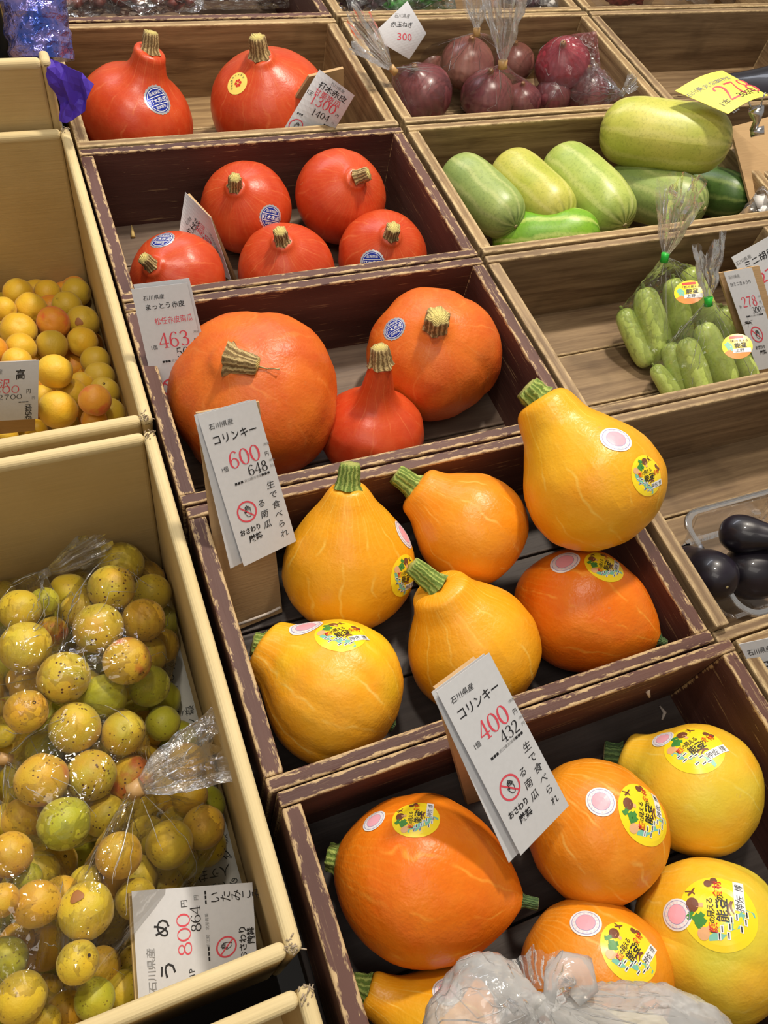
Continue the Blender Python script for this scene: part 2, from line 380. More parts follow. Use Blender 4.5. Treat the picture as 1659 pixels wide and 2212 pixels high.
# ------------------------------------------------------------------ squashes and pumpkins
KOL = [(-.93, .02), (-.91, .20), (-.76, .60), (-.42, .92), (0, 1), (.38, .91), (.72, .68), (1.0, .475), (1.24, .385), (1.42, .35), (1.5, .27), (1.52, .03)]
KOLC = [(-.93, .02), (-.9, .24), (-.74, .65), (-.4, .93), (0, 1), (.4, .90), (.78, .66), (1.05, .44), (1.25, .31), (1.34, .22), (1.36, .03)]
KOLE = [(-1.12, .02), (-1.08, .14), (-.92, .46), (-.55, .83), (0, 1), (.42, .93), (.8, .72), (1.05, .48), (1.2, .3), (1.24, .03)]
KOLR = [(-.98, .02), (-.96, .2), (-.8, .6), (-.42, .92), (0, 1), (.42, .92), (.8, .66), (1.0, .46), (1.16, .3), (1.2, .03)]
KOLS = [(-.93, .02), (-.91, .22), (-.76, .62), (-.42, .92), (0, 1), (.4, .91), (.7, .70), (.9, .54), (1.05, .47), (1.16, .42), (1.22, .3), (1.24, .03)]
KOL2 = [(-.93, .02), (-.91, .20), (-.76, .60), (-.42, .92), (0, 1), (.38, .92), (.72, .71), (1.0, .53), (1.22, .46), (1.38, .40), (1.46, .28), (1.48, .03)]
ROUN = [(-.95, .02), (-.93, .22), (-.78, .62), (-.42, .93), (0, 1), (.42, .93), (.76, .70), (.95, .44), (1.02, .25), (1.04, .03)]
LEMN = [(-1.2, .02), (-1.17, .12), (-1.0, .40), (-.62, .78), (0, 1), (.5, .90), (.85, .66), (1.06, .38), (1.14, .2), (1.16, .03)]
KURI = [(-.80, .02), (-.79, .3), (-.62, .74), (-.27, .96), (0, 1), (.3, .93), (.55, .74), (.72, .5), (.84, .28), (.92, .19), (.94, .03)]
KUR1 = [(-.80, .02), (-.79, .3), (-.62, .74), (-.27, .96), (0, 1), (.3, .94), (.56, .76), (.74, .50), (.90, .345), (1.08, .285), (1.22, .245), (1.24, .03)]
KUR9 = [(-.80, .02), (-.79, .3), (-.62, .74), (-.27, .96), (0, 1), (.3, .93), (.54, .70), (.70, .46), (.9, .33), (1.15, .265), (1.42, .21), (1.5, .19), (1.52, .03)]
BIGO = [(-.80, .02), (-.76, .36), (-.56, .80), (-.22, .97), (0, 1), (.32, .955), (.58, .78), (.74, .52), (.83, .28), (.9, .16), (.92, .03)]
def lathe(prof, ns=64, nr=44, ribs=0, ramp_=0.0, nz=0.012, seed=0, bend=0.0, lump=0.05, sq=1.0):
    C = catmull(prof, nr); zmin, zmax = C[0, 0], C[-1, 0]
    V, F, UV = [], [], []
    o = Vector((seed * 3.7, seed * 1.3, seed * 2.1))
    for i, (z, r) in enumerate(C):
        t = (z - zmin) / (zmax - zmin); r = max(r, 0.002)
        for k in range(ns + 1):
            a = 2 * math.pi * k / ns; ca, sa = math.cos(a), math.sin(a)
            p = Vector((r * ca, r * sa, z))
            g = 1 + lump * noise.noise(p * 0.9 + o) * min(1, r * 2) + nz * noise.noise(p * 4.5 + o)
            if ribs:
                ph = (a * ribs / (2 * math.pi) + 0.25 * noise.noise(p * 0.8 + o)) % 1.0
                g -= ramp_ * (1 - abs(math.sin(math.pi * ph))) ** 2 * min(1, max(0, r - 0.15) * 2)
            bx = bend * max(0.0, z - 0.35) ** 2
            V.append((p.x * g + bx, p.y * g * sq, z)); UV.append((k / ns, t))
    m = ns + 1
    for i in range(nr - 1):
        for k in range(ns):
            a = i * m + k; F.append((a, a + 1, a + 1 + m, a + m))
    return np.array(V), F, UV
def fit(V, box_px, zfl):
    """size and place a rotated shape so that it rests at height zfl and fills the picture box"""
    x0, y0, x1, y1 = box_px; cx, cy = (x0 + x1) / 2, (y0 + y1) / 2; s = 0.06; P = at(cx, cy, zfl + 0.06)
    for it in range(40):
        W = P + s * V; q = proj(W); lo, hi = q.min(0), q.max(0)
        dep = (P - C0) @ RC[2]
        s *= (((x1 - x0) / (hi[0] - lo[0])) * ((y1 - y0) / (hi[1] - lo[1]))) ** 0.5
        P = P + RC[0] * ((cx - (lo[0] + hi[0]) / 2) * dep / FPX) + RC[1] * ((cy - (lo[1] + hi[1]) / 2) * dep / FPX)
        mz = (P + s * V)[:, 2].min(); d = P - C0
        P = P + d * ((zfl - mz) / d[2]) * 0.9
    return s, P
def stem_shape(base, dirv, length, r0, r1, bendv=(0, 0, 0), ribs=6, seed=0, flare=1.25, ns=20, nr=9):
    V, F, UV = [], [], []; fr = frame_z(dirv); rnd = random.Random(seed); o = rnd.uniform(0, 50)
    for i in range(nr):
        t = i / (nr - 1); c = np.array(base) + fr[:, 2] * length * t + np.array(bendv) * length * t * t
        r = r0 + (r1 - r0) * t
        if t < 0.22: r *= 1 + (flare - 1) * (1 - t / 0.22)
        if i == nr - 1: r *= 0.93
        for k in range(ns + 1):
            a = 2 * math.pi * (k % ns) / ns; g = 1 + 0.13 * math.cos(ribs * a + o) + 0.10 * noise.noise(Vector((math.cos(a) * 2, math.sin(a) * 2, t * 3 + o)))
            V.append(c + r * g * (fr[:, 0] * math.cos(a) + fr[:, 1] * math.sin(a)) + fr[:, 2] * (0.05 * length * noise.noise(Vector((a, t, o))) if i == nr - 1 else 0)); UV.append((k / ns, t * 0.9))
    m = ns + 1
    for i in range(nr - 1):
        for k in range(ns): a = i * m + k; F.append((a, a + 1, a + 1 + m, a + m))
    c = sum(V[(nr - 1) * m + k] for k in range(ns)) / ns + fr[:, 2] * length * 0.02
    V.append(c); UV.append((0.5, 1.0)); n = len(V) - 1
    for k in range(ns): F.append(((nr - 1) * m + k, (nr - 1) * m + k + 1, n))
    return V, F, UV

SQ = {}
def squash(key, name, label, cat, prof, mat, box_px, axis, lift=0.0, spin=0.0, ribs=0, ramp_=0.0, nz=0.012, lump=0.05, bend=0.0, sq=1.0,
           stem=None, blossom=None, seed=None, group=None, zfl=None):
    seed = seed if seed is not None else len(SQ) + 1
    V, F, UV = lathe(prof, ribs=ribs, ramp_=ramp_, nz=nz, lump=lump, bend=bend, sq=sq, seed=seed)
    cx, cy = (box_px[0] + box_px[2]) / 2, (box_px[1] + box_px[3]) / 2
    a = vdir(cx, cy, *axis) if len(axis) == 3 else np.array(axis[:3], float)
    fr = frame_z(a, spin); W = V @ fr.T
    s, P = fit(W, box_px, (ZF if zfl is None else zfl) + lift)
    e = empty(name, tuple(P)); tag(e, label, cat, group)
    L = s * W; body = mesh_obj('rind', L, F, mat, e, uv=UV)
    top = fr @ np.array([bend * max(0, prof[-1][0] - .35) ** 2, 0, prof[-1][0] - 0.03]) * s
    if stem:
        d = vdir(cx, cy, *stem['dir']) if 'dir' in stem else fr[:, 2]
        sv, sf, su = stem_shape(top, d, stem['len'] * s, stem['r'] * s, stem.get('r1', stem['r'] * .8) * s, bendv=stem.get('bend', (0, 0, 0)), seed=seed, flare=stem.get('flare', 1.25), ribs=stem.get('ribs', 6))
        mesh_obj('stem', sv, sf, stem.get('mat', ST_CORK), e, uv=su)
        if stem.get('wisp'):
            tip = np.array(top) + d * stem['len'] * s
            wv = vdir(cx, cy, 1, 0.15, 0.1) * 0.022
            v, f = tube([tip - d * .002, tip + wv * .4 + np.array([0, 0, -.002]), tip + wv * .8, tip + wv], [.0011, .0008, .0006, .0012], 5); mesh_obj('tendril', v, f, ST_CORK, e)
    if blossom:
        bot = fr @ np.array([0, 0, prof[0][0] + 0.02]) * s
        sv, sf, su = stem_shape(bot, -fr[:, 2], blossom['len'] * s, blossom['r'] * s, blossom['r1'] * s, seed=seed + 9, flare=1.5, ribs=7)
        mesh_obj('blossom_end', sv, sf, blossom.get('mat', ST_DARK), e, uv=su)
    Wd = L + P
    tris = []
    for f4 in F: tris += [(f4[0], f4[1], f4[2]), (f4[0], f4[2], f4[3])]
    SQ[key] = dict(e=e, P=P, s=s, bvh=BVHTree.FromPolygons([Vector(v) for v in Wd], tris, all_triangles=True))
    return e
CKX = 0
CK = dict(len=.34, r=.17, r1=.15)
GS = dict(len=.42, r=.16, r1=.15, mat=ST_GREEN, flare=1.3)
O1 = 'orange_pumpkin'; Y1 = 'yellow_squash'
squash('P1', O1, 'red-orange teardrop pumpkin with leaning neck beside purple paper', 'pumpkin', KUR1, SK_RED, (160, 98, 425, 372), (52, -130, .50), bend=-.12, spin=.4,
       stem=dict(len=.30, r=.145, r1=.115, dir=(14, -70, .35)))
squash('P2', O1, 'red-orange pumpkin with round pale yellow sticker', 'pumpkin', KURI, SK_RED, (448, 106, 716, 355), (-14, -100, .62), stem=dict(len=.30, r=.145, r1=.125, dir=(-6, -60, .5)))
squash('P3', O1, 'small red-orange pumpkin back left, beside the tilted card', 'pumpkin', KURI, SK_RED, (427, 343, 636, 548), (-24, -52, .86), lift=.006, stem=dict(len=.30, r=.135, r1=.125, dir=(2, -40, .80)))
squash('P4', O1, 'small red-orange pumpkin whose cork stem points right', 'pumpkin', KURI, SK_RED, (630, 318, 842, 526), (34, -40, .86), lift=.010, stem=dict(len=.30, r=.135, r1=.13, dir=(50, -18, .35)))
squash('P5', O1, 'small red-orange pumpkin front middle of the five', 'pumpkin', KURI, SK_RED, (507, 478, 731, 684), (-8, -66, .80), stem=dict(len=.28, r=.135, r1=.135, dir=(-8, -40, .72)))
squash('P6', O1, 'small red-orange pumpkin front right with half hidden blue sticker', 'pumpkin', KURI, SK_RED, (722, 452, 932, 650), (18, -44, .88), stem=dict(len=.26, r=.14, r1=.15, dir=(10, -30, .75)))
squash('P7', O1, 'small red-orange pumpkin front left, stem leaning left', 'pumpkin', KURI, SK_RED, (270, 505, 495, 708), (-58, -38, .80), stem=dict(len=.26, r=.125, r1=.12, dir=(-40, -40, .65)))
squash('P8', O1, 'largest orange pumpkin with scarred skin behind the 600 card', 'pumpkin', BIGO, SK_ORG, (354, 660, 733, 1043), (-46, -70, .86), ribs=5, ramp_=.035, lump=.09, nz=.02, stem=dict(len=.34, r=.155, r1=.10, dir=(60, 14, .25), flare=1.3, wisp=True))
squash('P9', O1, 'long necked red-orange pumpkin in the middle of the large ones', 'pumpkin', KUR9, SK_RED, (684, 770, 924, 1040), (16, -130, .62), nz=.02, stem=dict(len=.36, r=.20, r1=.15, dir=(-4, -60, .55), flare=1.15))
squash('P10', O1, 'large squarish orange pumpkin with bluish foil sticker', 'pumpkin', BIGO, SK_ORG, (792, 607, 1086, 918), (4, -62, .90), ribs=4, ramp_=.06, lump=.10, nz=.02, spin=.6, stem=dict(len=.24, r=.17, r1=.17, dir=(8, -40, .8), flare=1.1))
squash('P11', Y1, 'yellow pear shaped squash beside the 600 card', 'squash', KOLC, SK_YEL, (608, 1026, 898, 1371), (-4, -180, .52), nz=.014, stem=dict(len=.36, r=.17, r1=.15, mat=ST_GREEN, dir=(4, -60, .35)))
squash('P12', Y1, 'yellow squash lying with green stem to the upper left', 'squash', KOLS, SK_YOR, (862, 1012, 1152, 1268), (-150, -112, .15), lift=.027, nz=.014, spin=2.0, stem=dict(len=.42, r=.2, r1=.17, mat=ST_GREEN, dir=(-62, -45, .2)))
squash('P13', Y1, 'yellow squash perched highest on the crate corner with both stickers', 'squash', KOL2, SK_YEL, (1120, 836, 1441, 1193), (-128, -205, .10), lift=.095, nz=.014, spin=1.0, stem=dict(len=.26, r=.2, r1=.19, mat=ST_GREEN, dir=(-30, -30, .25)))
squash('P14', Y1, 'orange squash with its dried blossom tip at right', 'squash', LEMN, SK_DOR, (1104, 1194, 1450, 1464), (-175, -72, -.12), nz=.014, spin=.7, blossom=dict(len=.13, r=.075, r1=.05))
squash('P15', Y1, 'yellow squash with green patch and two stickers, front left', 'squash', KOLS, SK_GYL, (532, 1338, 872, 1672), (-180, -108, -.12), ribs=9, ramp_=.035, nz=.016, spin=.2, stem=dict(len=.15, r=.17, r1=.16, mat=ST_GREEN, dir=(-50, -10, .2)), blossom=dict(len=.06, r=.12, r1=.05))
squash('P16', Y1, 'pale streaked yellow squash just behind the 400 card', 'squash', KOLS, SK_YEL, (867, 1244, 1194, 1544), (-72, -128, .56), nz=.014, spin=1.3, stem=dict(len=.50, r=.165, r1=.135, mat=ST_GREEN, dir=(-60, -50, .3)))
squash('P17', Y1, 'deep orange lemon shaped squash below the 400 card', 'squash', LEMN, SK_DOR, (709, 1711, 1146, 2096), (-215, -45, -.05), nz=.014, spin=.5, stem=dict(len=.15, r=.17, r1=.16, mat=ST_GREEN), blossom=dict(len=.2, r=.065, r1=.07))
squash('P18', Y1, 'orange-yellow squash tucked under the right edge of the 400 card', 'squash', ROUN, SK_YOR, (1136, 1631, 1456, 1969), (-110, -128, .30), lift=.012, nz=.014)
squash('P19', Y1, 'lemon yellow squash with dark green stem at upper right', 'squash', KOLS, SK_LEM, (1330, 1558, 1656, 1858), (-200, -92, -.05), nz=.014, spin=2.6, stem=dict(len=.3, r=.19, r1=.2, mat=ST_DARK, dir=(-60, -8, .1)))
squash('P20', Y1, 'lemon yellow squash with brown scar at lower right', 'squash', ROUN, SK_LEM, (1356, 1852, 1730, 2225), (-190, -60, -.15), ribs=8, ramp_=.03, nz=.014, spin=1.1)
squash('P21', Y1, 'yellow-orange squash half behind the plastic bag', 'squash', ROUN, SK_YOR, (1100, 1950, 1486, 2300), (-150, -120, .1), lift=0.0, nz=.014, spin=.3)
squash('P22', Y1, 'bright yellow squash with thick green stem at bottom edge', 'squash', KOL, SK_YEL, (764, 2086, 1096, 2380), (-215, -95, .18), nz=.014, spin=1.4, stem=dict(len=.30, r=.24, r1=.22, mat=ST_GREEN, dir=(-60, -18, .15)))

# nudge: where two neighbours or a board would sink into each other, both shrink a little
def _resize(k, f):
    S = SQ[k]; W0 = None
    for c in S['e'].children:
        c.data.transform(Matrix.Scale(f, 4))
    b = [c for c in S['e'].children if c.name.startswith('rind')][0]; L = np.array([v.co[:] for v in b.data.vertices])
    S['P'] = S['P'] + np.array([0, 0, L[:, 2].min() / f - L[:, 2].min()]); S['e'].location = tuple(S['P']); S['s'] *= f
    tr = []
    for p in b.data.polygons: v = p.vertices; tr += [(v[0], v[1], v[2]), (v[0], v[2], v[3])]
    S['bvh'] = BVHTree.FromPolygons([Vector(v) for v in L + S['P']], tr, all_triangles=True)
INN = {'A': (.0825, .493, .9865, 1.252), 'B': (.0825, .493, .7065, .958), 'C': (.0825, .493, .430, .679), 'D': (.085, .4945, .1525, .403), 'E': (.0905, .510, -.150, .1268)}
WHO = {'A': 'P1 P2', 'B': 'P3 P4 P5 P6 P7', 'C': 'P8 P9 P10', 'D': 'P11 P12 P13 P14 P15 P16', 'E': 'P17 P18 P19 P20 P21 P22'}
for rnd_ in range(4):
    bad = set()
    for cr, l in WHO.items():
        x0, x1, y0, y1 = INN[cr]; l = l.split()
        for i, a in enumerate(l):
            b = [c for c in SQ[a]['e'].children if c.name.startswith('rind')][0]; W = np.array([v.co[:] for v in b.data.vertices]) + SQ[a]['P']; W = W[W[:, 2] < .002]
            mv = np.array([max(0, x0 + .0005 - W[:, 0].min()) - max(0, W[:, 0].max() - x1 + .0005), max(0, y0 + .0005 - W[:, 1].min()) - max(0, W[:, 1].max() - y1 + .0005), 0])
            if np.abs(mv).max() > 0: SQ[a]['P'] = SQ[a]['P'] + mv; _resize(a, 1.0)
            for c in l[i + 1:]:
                if SQ[a]['bvh'].overlap(SQ[c]['bvh']): bad |= {a, c}
    for a in bad: _resize(a, .992)
# ------------------------------------------------------------------ print: glyphs, digits, shapes (2-D)
_txt = {}
def glyphs(body, size, bold=0.0):
    k = (body, round(size, 5), bold)
    if k not in _txt:
        cu = bpy.data.curves.new('print', 'FONT'); cu.body = body; cu.size = 1.0; cu.offset = bold; cu.resolution_u = 2; cu.align_x = 'CENTER'
        o = bpy.data.objects.new('print', cu); COL.objects.link(o)
        me = bpy.data.meshes.new_from_object(o)
        V = np.array([v.co[:2] for v in me.vertices]).reshape(-1, 2); F = [tuple(p.vertices) for p in me.polygons]
        bpy.data.objects.remove(o); bpy.data.curves.remove(cu); bpy.data.meshes.remove(me)
        _txt[k] = (V * size, F)
    return _txt[k]
class Ink:
    """flat print collected in card units, y downwards"""
    def __init__(self): self.V = []; self.F = []
    def add(self, V, F):
        n = len(self.V); self.V += [tuple(v) for v in V]; self.F += [tuple(i + n for i in f) for f in F]
    def text(self, body, x, y, size, rot=0.0, bold=0.0, sx=1.0, slant=0.0):
        V, F = glyphs(body, size, bold)
        if not len(V): return
        V = V - np.array([0, size * 0.36]); c, s = math.cos(rot), math.sin(rot)
        X = V[:, 0] * sx + V[:, 1] * slant; Y = V[:, 1]
        self.add(np.stack([x + c * X - s * Y, y - (s * X + c * Y)], 1), F)
    def vtext(self, body, x, y, size, step, dx=0.0, **kw):
        for i, ch in enumerate(body): self.text(ch, x + dx * i, y + step * i, size, **kw)
    def stroke(self, pts, n=14):
        P = catmull(pts, n) if len(pts) > 2 else np.array(pts, float); V = []
        for i in range(len(P)):
            t = P[min(i + 1, len(P) - 1), :2] - P[max(i - 1, 0), :2]; t = t / (np.linalg.norm(t) + 1e-9); m = np.array([-t[1], t[0]]) * P[i, 2] / 2
            V += [P[i, :2] + m, P[i, :2] - m]
        self.add(V, [(2 * i, 2 * i + 1, 2 * i + 3, 2 * i + 2) for i in range(len(P) - 1)])
    def rect(self, x0, y0, x1, y1, nx=1, ny=1):
        V = [(x0 + (x1 - x0) * i / nx, y0 + (y1 - y0) * j / ny) for j in range(ny + 1) for i in range(nx + 1)]; m = nx + 1
        self.add(V, [(j * m + i, j * m + i + 1, (j + 1) * m + i + 1, (j + 1) * m + i) for j in range(ny) for i in range(nx)])
    def ring(self, x, y, r0, r1, n=40, ex=1.0, scal=0.0, ns=0):
        V = []
        for k in range(n):
            a = 2 * math.pi * k / n; q = 1 + scal * math.cos(ns * a)
            V += [(x + r0 * ex * math.cos(a), y + r0 * math.sin(a)), (x + r1 * q * ex * math.cos(a), y + r1 * q * math.sin(a))]
        self.add(V, [(2 * k, 2 * k + 1, (2 * k + 3) % (2 * n), (2 * k + 2) % (2 * n)) for k in range(n)])
    def disc(self, x, y, r, n=36, rings=5, ex=1.0, scal=0.0, ns=0):
        for j in range(rings):
            last = j == rings - 1
            self.ring(x, y, r * j / rings + 1e-5, r * (j + 1) / rings, n, ex, scal if last else 0, ns)
    def poly(self, pts): self.add(pts, [tuple(range(len(pts)))])
    def digits(self, s, x, y, h, wfac=1.0, adv=0.62):
        for i, ch in enumerate(s):
            for st in DIG[ch]:
                self.stroke([(x + (i * adv + p[0]) * h * wfac, y - p[1] * h, p[2] * h) for p in st], 22 if len(st) > 4 else 10)
def _ell(cx, cy, rx, ry, a, b): return [(cx + rx * math.cos(t), cy + ry * math.sin(t), a + b * abs(math.cos(t))) for t in [2 * math.pi * k / 16 for k in range(17)]]
DIG = {'0': [_ell(.3, .5, .23, .455, .045, .075)],
 '1': [[(.3, .97, .1), (.3, .03, .1)], [(.16, .03, .05), (.44, .03, .05)], [(.3, .95, .04), (.15, .84, .05)]],
 '2': [[(.1, .76, .1), (.16, .91, .06), (.3, .96, .05), (.44, .88, .1), (.47, .72, .11), (.38, .5, .09), (.2, .25, .06), (.07, .07, .05)], [(.06, .06, .09), (.53, .06, .09)]],
 '3': [[(.1, .82, .1), (.2, .94, .05), (.36, .94, .06), (.46, .82, .1), (.44, .66, .1), (.34, .56, .06), (.22, .53, .04)], [(.24, .54, .04), (.4, .5, .07), (.5, .36, .11), (.49, .18, .11), (.38, .05, .06), (.22, .03, .05), (.08, .14, .1)]],
 '4': [[(.42, .97, .05), (.05, .31, .05)], [(.03, .29, .06), (.58, .29, .06)], [(.42, .97, .1), (.42, .03, .1)], [(.29, .03, .045), (.55, .03, .045)]],
 '5': [[(.14, .93, .05), (.1, .5, .05)], [(.12, .93, .08), (.48, .93, .08)], [(.1, .5, .04), (.25, .6, .05), (.42, .53, .09), (.5, .34, .11), (.46, .15, .1), (.32, .03, .05), (.18, .03, .05), (.07, .14, .1)]],
 '6': [[(.5, .84, .1), (.4, .95, .05), (.26, .92, .06), (.13, .72, .1), (.085, .42, .11), (.1, .2, .1), (.2, .05, .06), (.33, .03, .05), (.47, .14, .09), (.51, .31, .1), (.45, .48, .08), (.32, .57, .05), (.19, .52, .05), (.11, .4, .06)]],
 '7': [[(.07, .92, .1), (.53, .92, .1)], [(.5, .92, .05), (.36, .6, .07), (.27, .3, .1), (.26, .03, .1)]],
 '8': [_ell(.3, .74, .165, .21, .05, .05), _ell(.3, .27, .215, .245, .05, .06)]}

# ------------------------------------------------------------------ stickers pressed onto the rind
def press(key, name, ink, org, X, Y, N, scale, off, mat, parent):
    V = np.array(ink.V); out = []; bvh = SQ[key]['bvh']; P0 = SQ[key]['P']
    for x, y in V:
        p = org + X * (x * scale) - Y * (y * scale)
        h = bvh.ray_cast(Vector(p + N * 0.05), Vector(-N))
        q = np.array(h[0]) if h[0] is not None else p
        out.append(q + N * off - P0)
    return mesh_obj(name, out, ink.F, mat, parent, smooth=True)
def sticker(key, px, py, up, r_px, kind, cup=None):
    d = ray(px, py); dn = d / np.linalg.norm(d); S = SQ[key]
    h = S['bvh'].ray_cast(Vector(C0), Vector(dn))
    if h[0] is None: print('STICKER MISS', key, px, py); return
    org = np.array(h[0]); N = np.array(h[1]); N = N if N @ dn < 0 else -N
    dep = (org - C0) @ RC[2]; R = r_px * dep / FPX
    u = vdir(px, py, up[0], up[1], 0.0); Yv = u - N * (u @ N); Yv /= np.linalg.norm(Yv); Xv = np.cross(Yv, N)
    a = lambda nm, ink, lay, mat, par: press(key, nm, ink, org, Xv, Yv, N, R, 0.00025 + 0.00012 * lay, mat, par)
    if kind == 'yellow':
        i = Ink(); i.disc(0, 0, 1, 40, 7); st = a('yellow_sticker', i, 1, YEL, S['e'])
        i = Ink()
        for q in ([(-.78, -.28), (-.66, -.30), (-.56, -.10), (-.40, .02), (-.28, .2), (-.30, .36), (-.46, .34), (-.62, .16), (-.74, .04)], [(-.46, .34), (-.28, .2), (-.12, .42), (.02, .56), (-.02, .68), (-.22, .60), (-.4, .5)],
                  [(-.02, .68), (.02, .56), (.14, .72), (.12, .92), (.0, .94)]): i.poly(q)
        a('map_print', i, 2, TEAL, st)
        i = Ink()
        for x, y in ((-.66, -.02), (-.48, .06), (-.62, .22), (-.4, .26), (-.22, .32), (-.12, .46), (-.4, .56), (-.2, .68), (.0, .72)): i.rect(x - .09, y - .045, x + .09, y + .045)
        i.rect(.05, .42, .92, .70, 8, 2); a('name_strip', i, 3, WHITE, st)
        i = Ink(); i.text('神佐', .28, .565, .24, slant=.1); i.text('博', .73, .565, .22, slant=.1)
        for x, y in ((-.66, -.02), (-.48, .06), (-.62, .22), (-.4, .26), (-.22, .32), (-.12, .46), (-.4, .56), (-.2, .68), (.0, .72)): i.rect(x - .07, y - .016, x + .07, y + .016)
        i.text('能登', .02, .10, .34, bold=.018); i.text('見', -.12, -.20, .22, bold=.01); i.text('え', .06, -.21, .2, bold=.01); i.text('る', .24, -.22, .2, bold=.01); i.text('の', -.28, -.18, .18, bold=.01); i.text('の', .36, .06, .22, bold=.01); i.text('「', -.62, -.12, .24)
        a('lettering', i, 4, INK, st)
        i = Ink(); i.text('顔', -.46, -.16, .25, bold=.014); i.text('食材', .62, .0, .26, bold=.01); i.text('」', .82, -.06, .2); a('red_lettering', i, 4, REDL, st)
        i = Ink(); i.disc(-.62, -.42, .16, 18, 2); i.disc(-.50, -.27, .07, 10, 1); i.rect(.04, -.62, .16, -.40, 2, 2); a('turnip_print', i, 3, EGG, st)
        i = Ink()
        for x, y, rr in ((-.40, -.52, .11), (-.26, -.58, .12), (-.32, -.42, .1), (-.18, -.46, .09), (-.22, -.78, .09), (-.12, -.72, .07)): i.disc(x, y, rr, 9, 1, scal=.25, ns=4)
        a('leaf_print', i, 3, LEAF, st)
        i = Ink(); i.disc(.1, -.68, .17, 18, 2, ex=1.2); i.disc(.78, -.24, .11, 14, 2); i.disc(.88, -.08, .10, 14, 2); i.stroke([(.36, -.78, .05), (.48, -.68, .06), (.62, -.6, .03)], 6); i.stroke([(.48, -.86, .03), (.48, -.68, .05), (.40, -.6, .03)], 6)
        i.stroke([(-.12, .3, .03), (.06, .24, .06), (.3, .34, .03)], 6); i.stroke([(-.06, .4, .03), (.12, .32, .06), (.3, .38, .03)], 6); a('mushroom_and_chestnut_print', i, 3, BRN, st)
    elif kind == 'pink':
        i = Ink(); i.disc(0, 0, 1, 40, 6); st = a('round_pink_sticker', i, 2.5, WHITE, S['e'])
        i = Ink(); i.ring(0, 0, .84, .875, 40); i.ring(0, 0, .60, .625, 40); a('ring_print', i, 3.5, LILAC, st)
        i = Ink(); i.disc(0, 0, .60, 32, 4); a('pink_disc_print', i, 3.5, PINK, st)
        i = Ink()
        for k in range(18):
            t = 2 * math.pi * k / 18; c, s = math.cos(t), math.sin(t); q = lambda r, w: (r * c - w * s, r * s + w * c)
            i.poly([q(.68, -.045), q(.79, -.05), q(.79, .05), q(.68, .045)])
        a('rim_mark_print', i, 3.5, PINKL, st)
    elif kind == 'blue':
        i = Ink(); i.disc(0, 0, 1, 84, 6, scal=.025, ns=21); st = a('blue_foil_sticker', i, 1, SILV, S['e'])
        i = Ink(); i.disc(0, 0, .86, 40, 6); a('blue_disc_print', i, 2, NAVY, st)
        i = Ink(); i.ring(0, 0, .76, .80, 40); i.stroke([(-.74, -.27, .05), (0, -.27, .05), (.74, -.27, .05)], 9); i.stroke([(-.74, .27, .05), (0, .27, .05), (.74, .27, .05)], 9)
        i.text('打木赤皮', 0, 0, .37, bold=.012); i.text('品質保証', 0, -.50, .24, bold=.006); i.text('加賀野菜', 0, .47, .22, bold=.006); a('lettering', i, 3, WHITE, st)
    elif kind == 'flower':
        i = Ink(); i.disc(0, 0, 1, 40, 6, ex=1.05); st = a('pale_yellow_sticker', i, 1, PYEL, S['e'])
        i = Ink()
        for k in range(6):
            t = 2 * math.pi * k / 6; i.disc(.12 + .22 * math.cos(t), .02 + .22 * math.sin(t), .15, 14, 2)
        a('flower_mark', i, 2, REDL, st)
        i = Ink(); i.disc(.12, .02, .07, 10, 1)
        for k in range(6):
            t = 2 * math.pi * (k + .5) / 6; i.stroke([(.12, .02, .02), (.12 + .34 * math.cos(t), .02 + .34 * math.sin(t), .04)], 3)
        a('flower_heart_mark', i, 3, PYEL, st)
        i = Ink(); i.vtext('加賀野菜', -.55, -.36, .22, .24)
        for k, ch in enumerate('加賀伝統野菜'):
            t = -2.6 + .42 * k; i.text(ch, .76 * math.cos(t), .76 * math.sin(t), .18, rot=-(t + math.pi / 2))
        a('lettering', i, 2, INKG, st)
for k, x, y, up, r in (('P11', 876, 1245, (-.3, -1), 46), ('P13', 1400, 1027, (-.42, -.9), 45), ('P14', 1307, 1221, (-.95, -.28), 44), ('P15', 736, 1366, (-.3, -1), 56), ('P17', 898, 1766, (-1, -.13), 52),
                       ('P18', 1396, 1757, (-1, -.12), 66), ('P19', 1499, 1612, (-.5, -.87), 62), ('P20', 1552, 1966, (-1, -.1), 78), ('P21', 1361, 2053, (-.76, -.65), 64)):
    sticker(k, x, y, up, r, 'yellow')
for k, x, y, up, r in (('P11', 872, 1154, (-.2, -1), 34), ('P13', 1331, 948, (-.1, -1), 35), ('P14', 1220, 1213, (-.9, -.4), 33), ('P15', 661, 1354, (-.4, -1), 37), ('P17', 808, 1773, (-1, -.1), 28), ('P18', 1298, 1731, (-.9, -.3), 32),
                       ('P19', 1432, 1596, (-.5, -.8), 25), ('P20', 1462, 1975, (-1, -.2), 33), ('P21', 1265, 1993, (-.7, -.7), 34), ('P22', 967, 2140, (-1, -.3), 33)):
    sticker(k, x, y, up, r, 'pink')
for k, x, y, up, r in (('P1', 341, 217, (-.3, -1), 30), ('P3', 585, 470, (.2, -1), 26), ('P6', 804, 568, (0, -1), 27), ('P7', 350, 517, (0, -1), 28), ('P9', 748, 838, (.5, -1), 24), ('P10', 851, 710, (-.6, -1), 27)):
    sticker(k, x, y, up, r, 'blue')
sticker('P2', 512, 180, (-.25, -1), 24, 'flower')

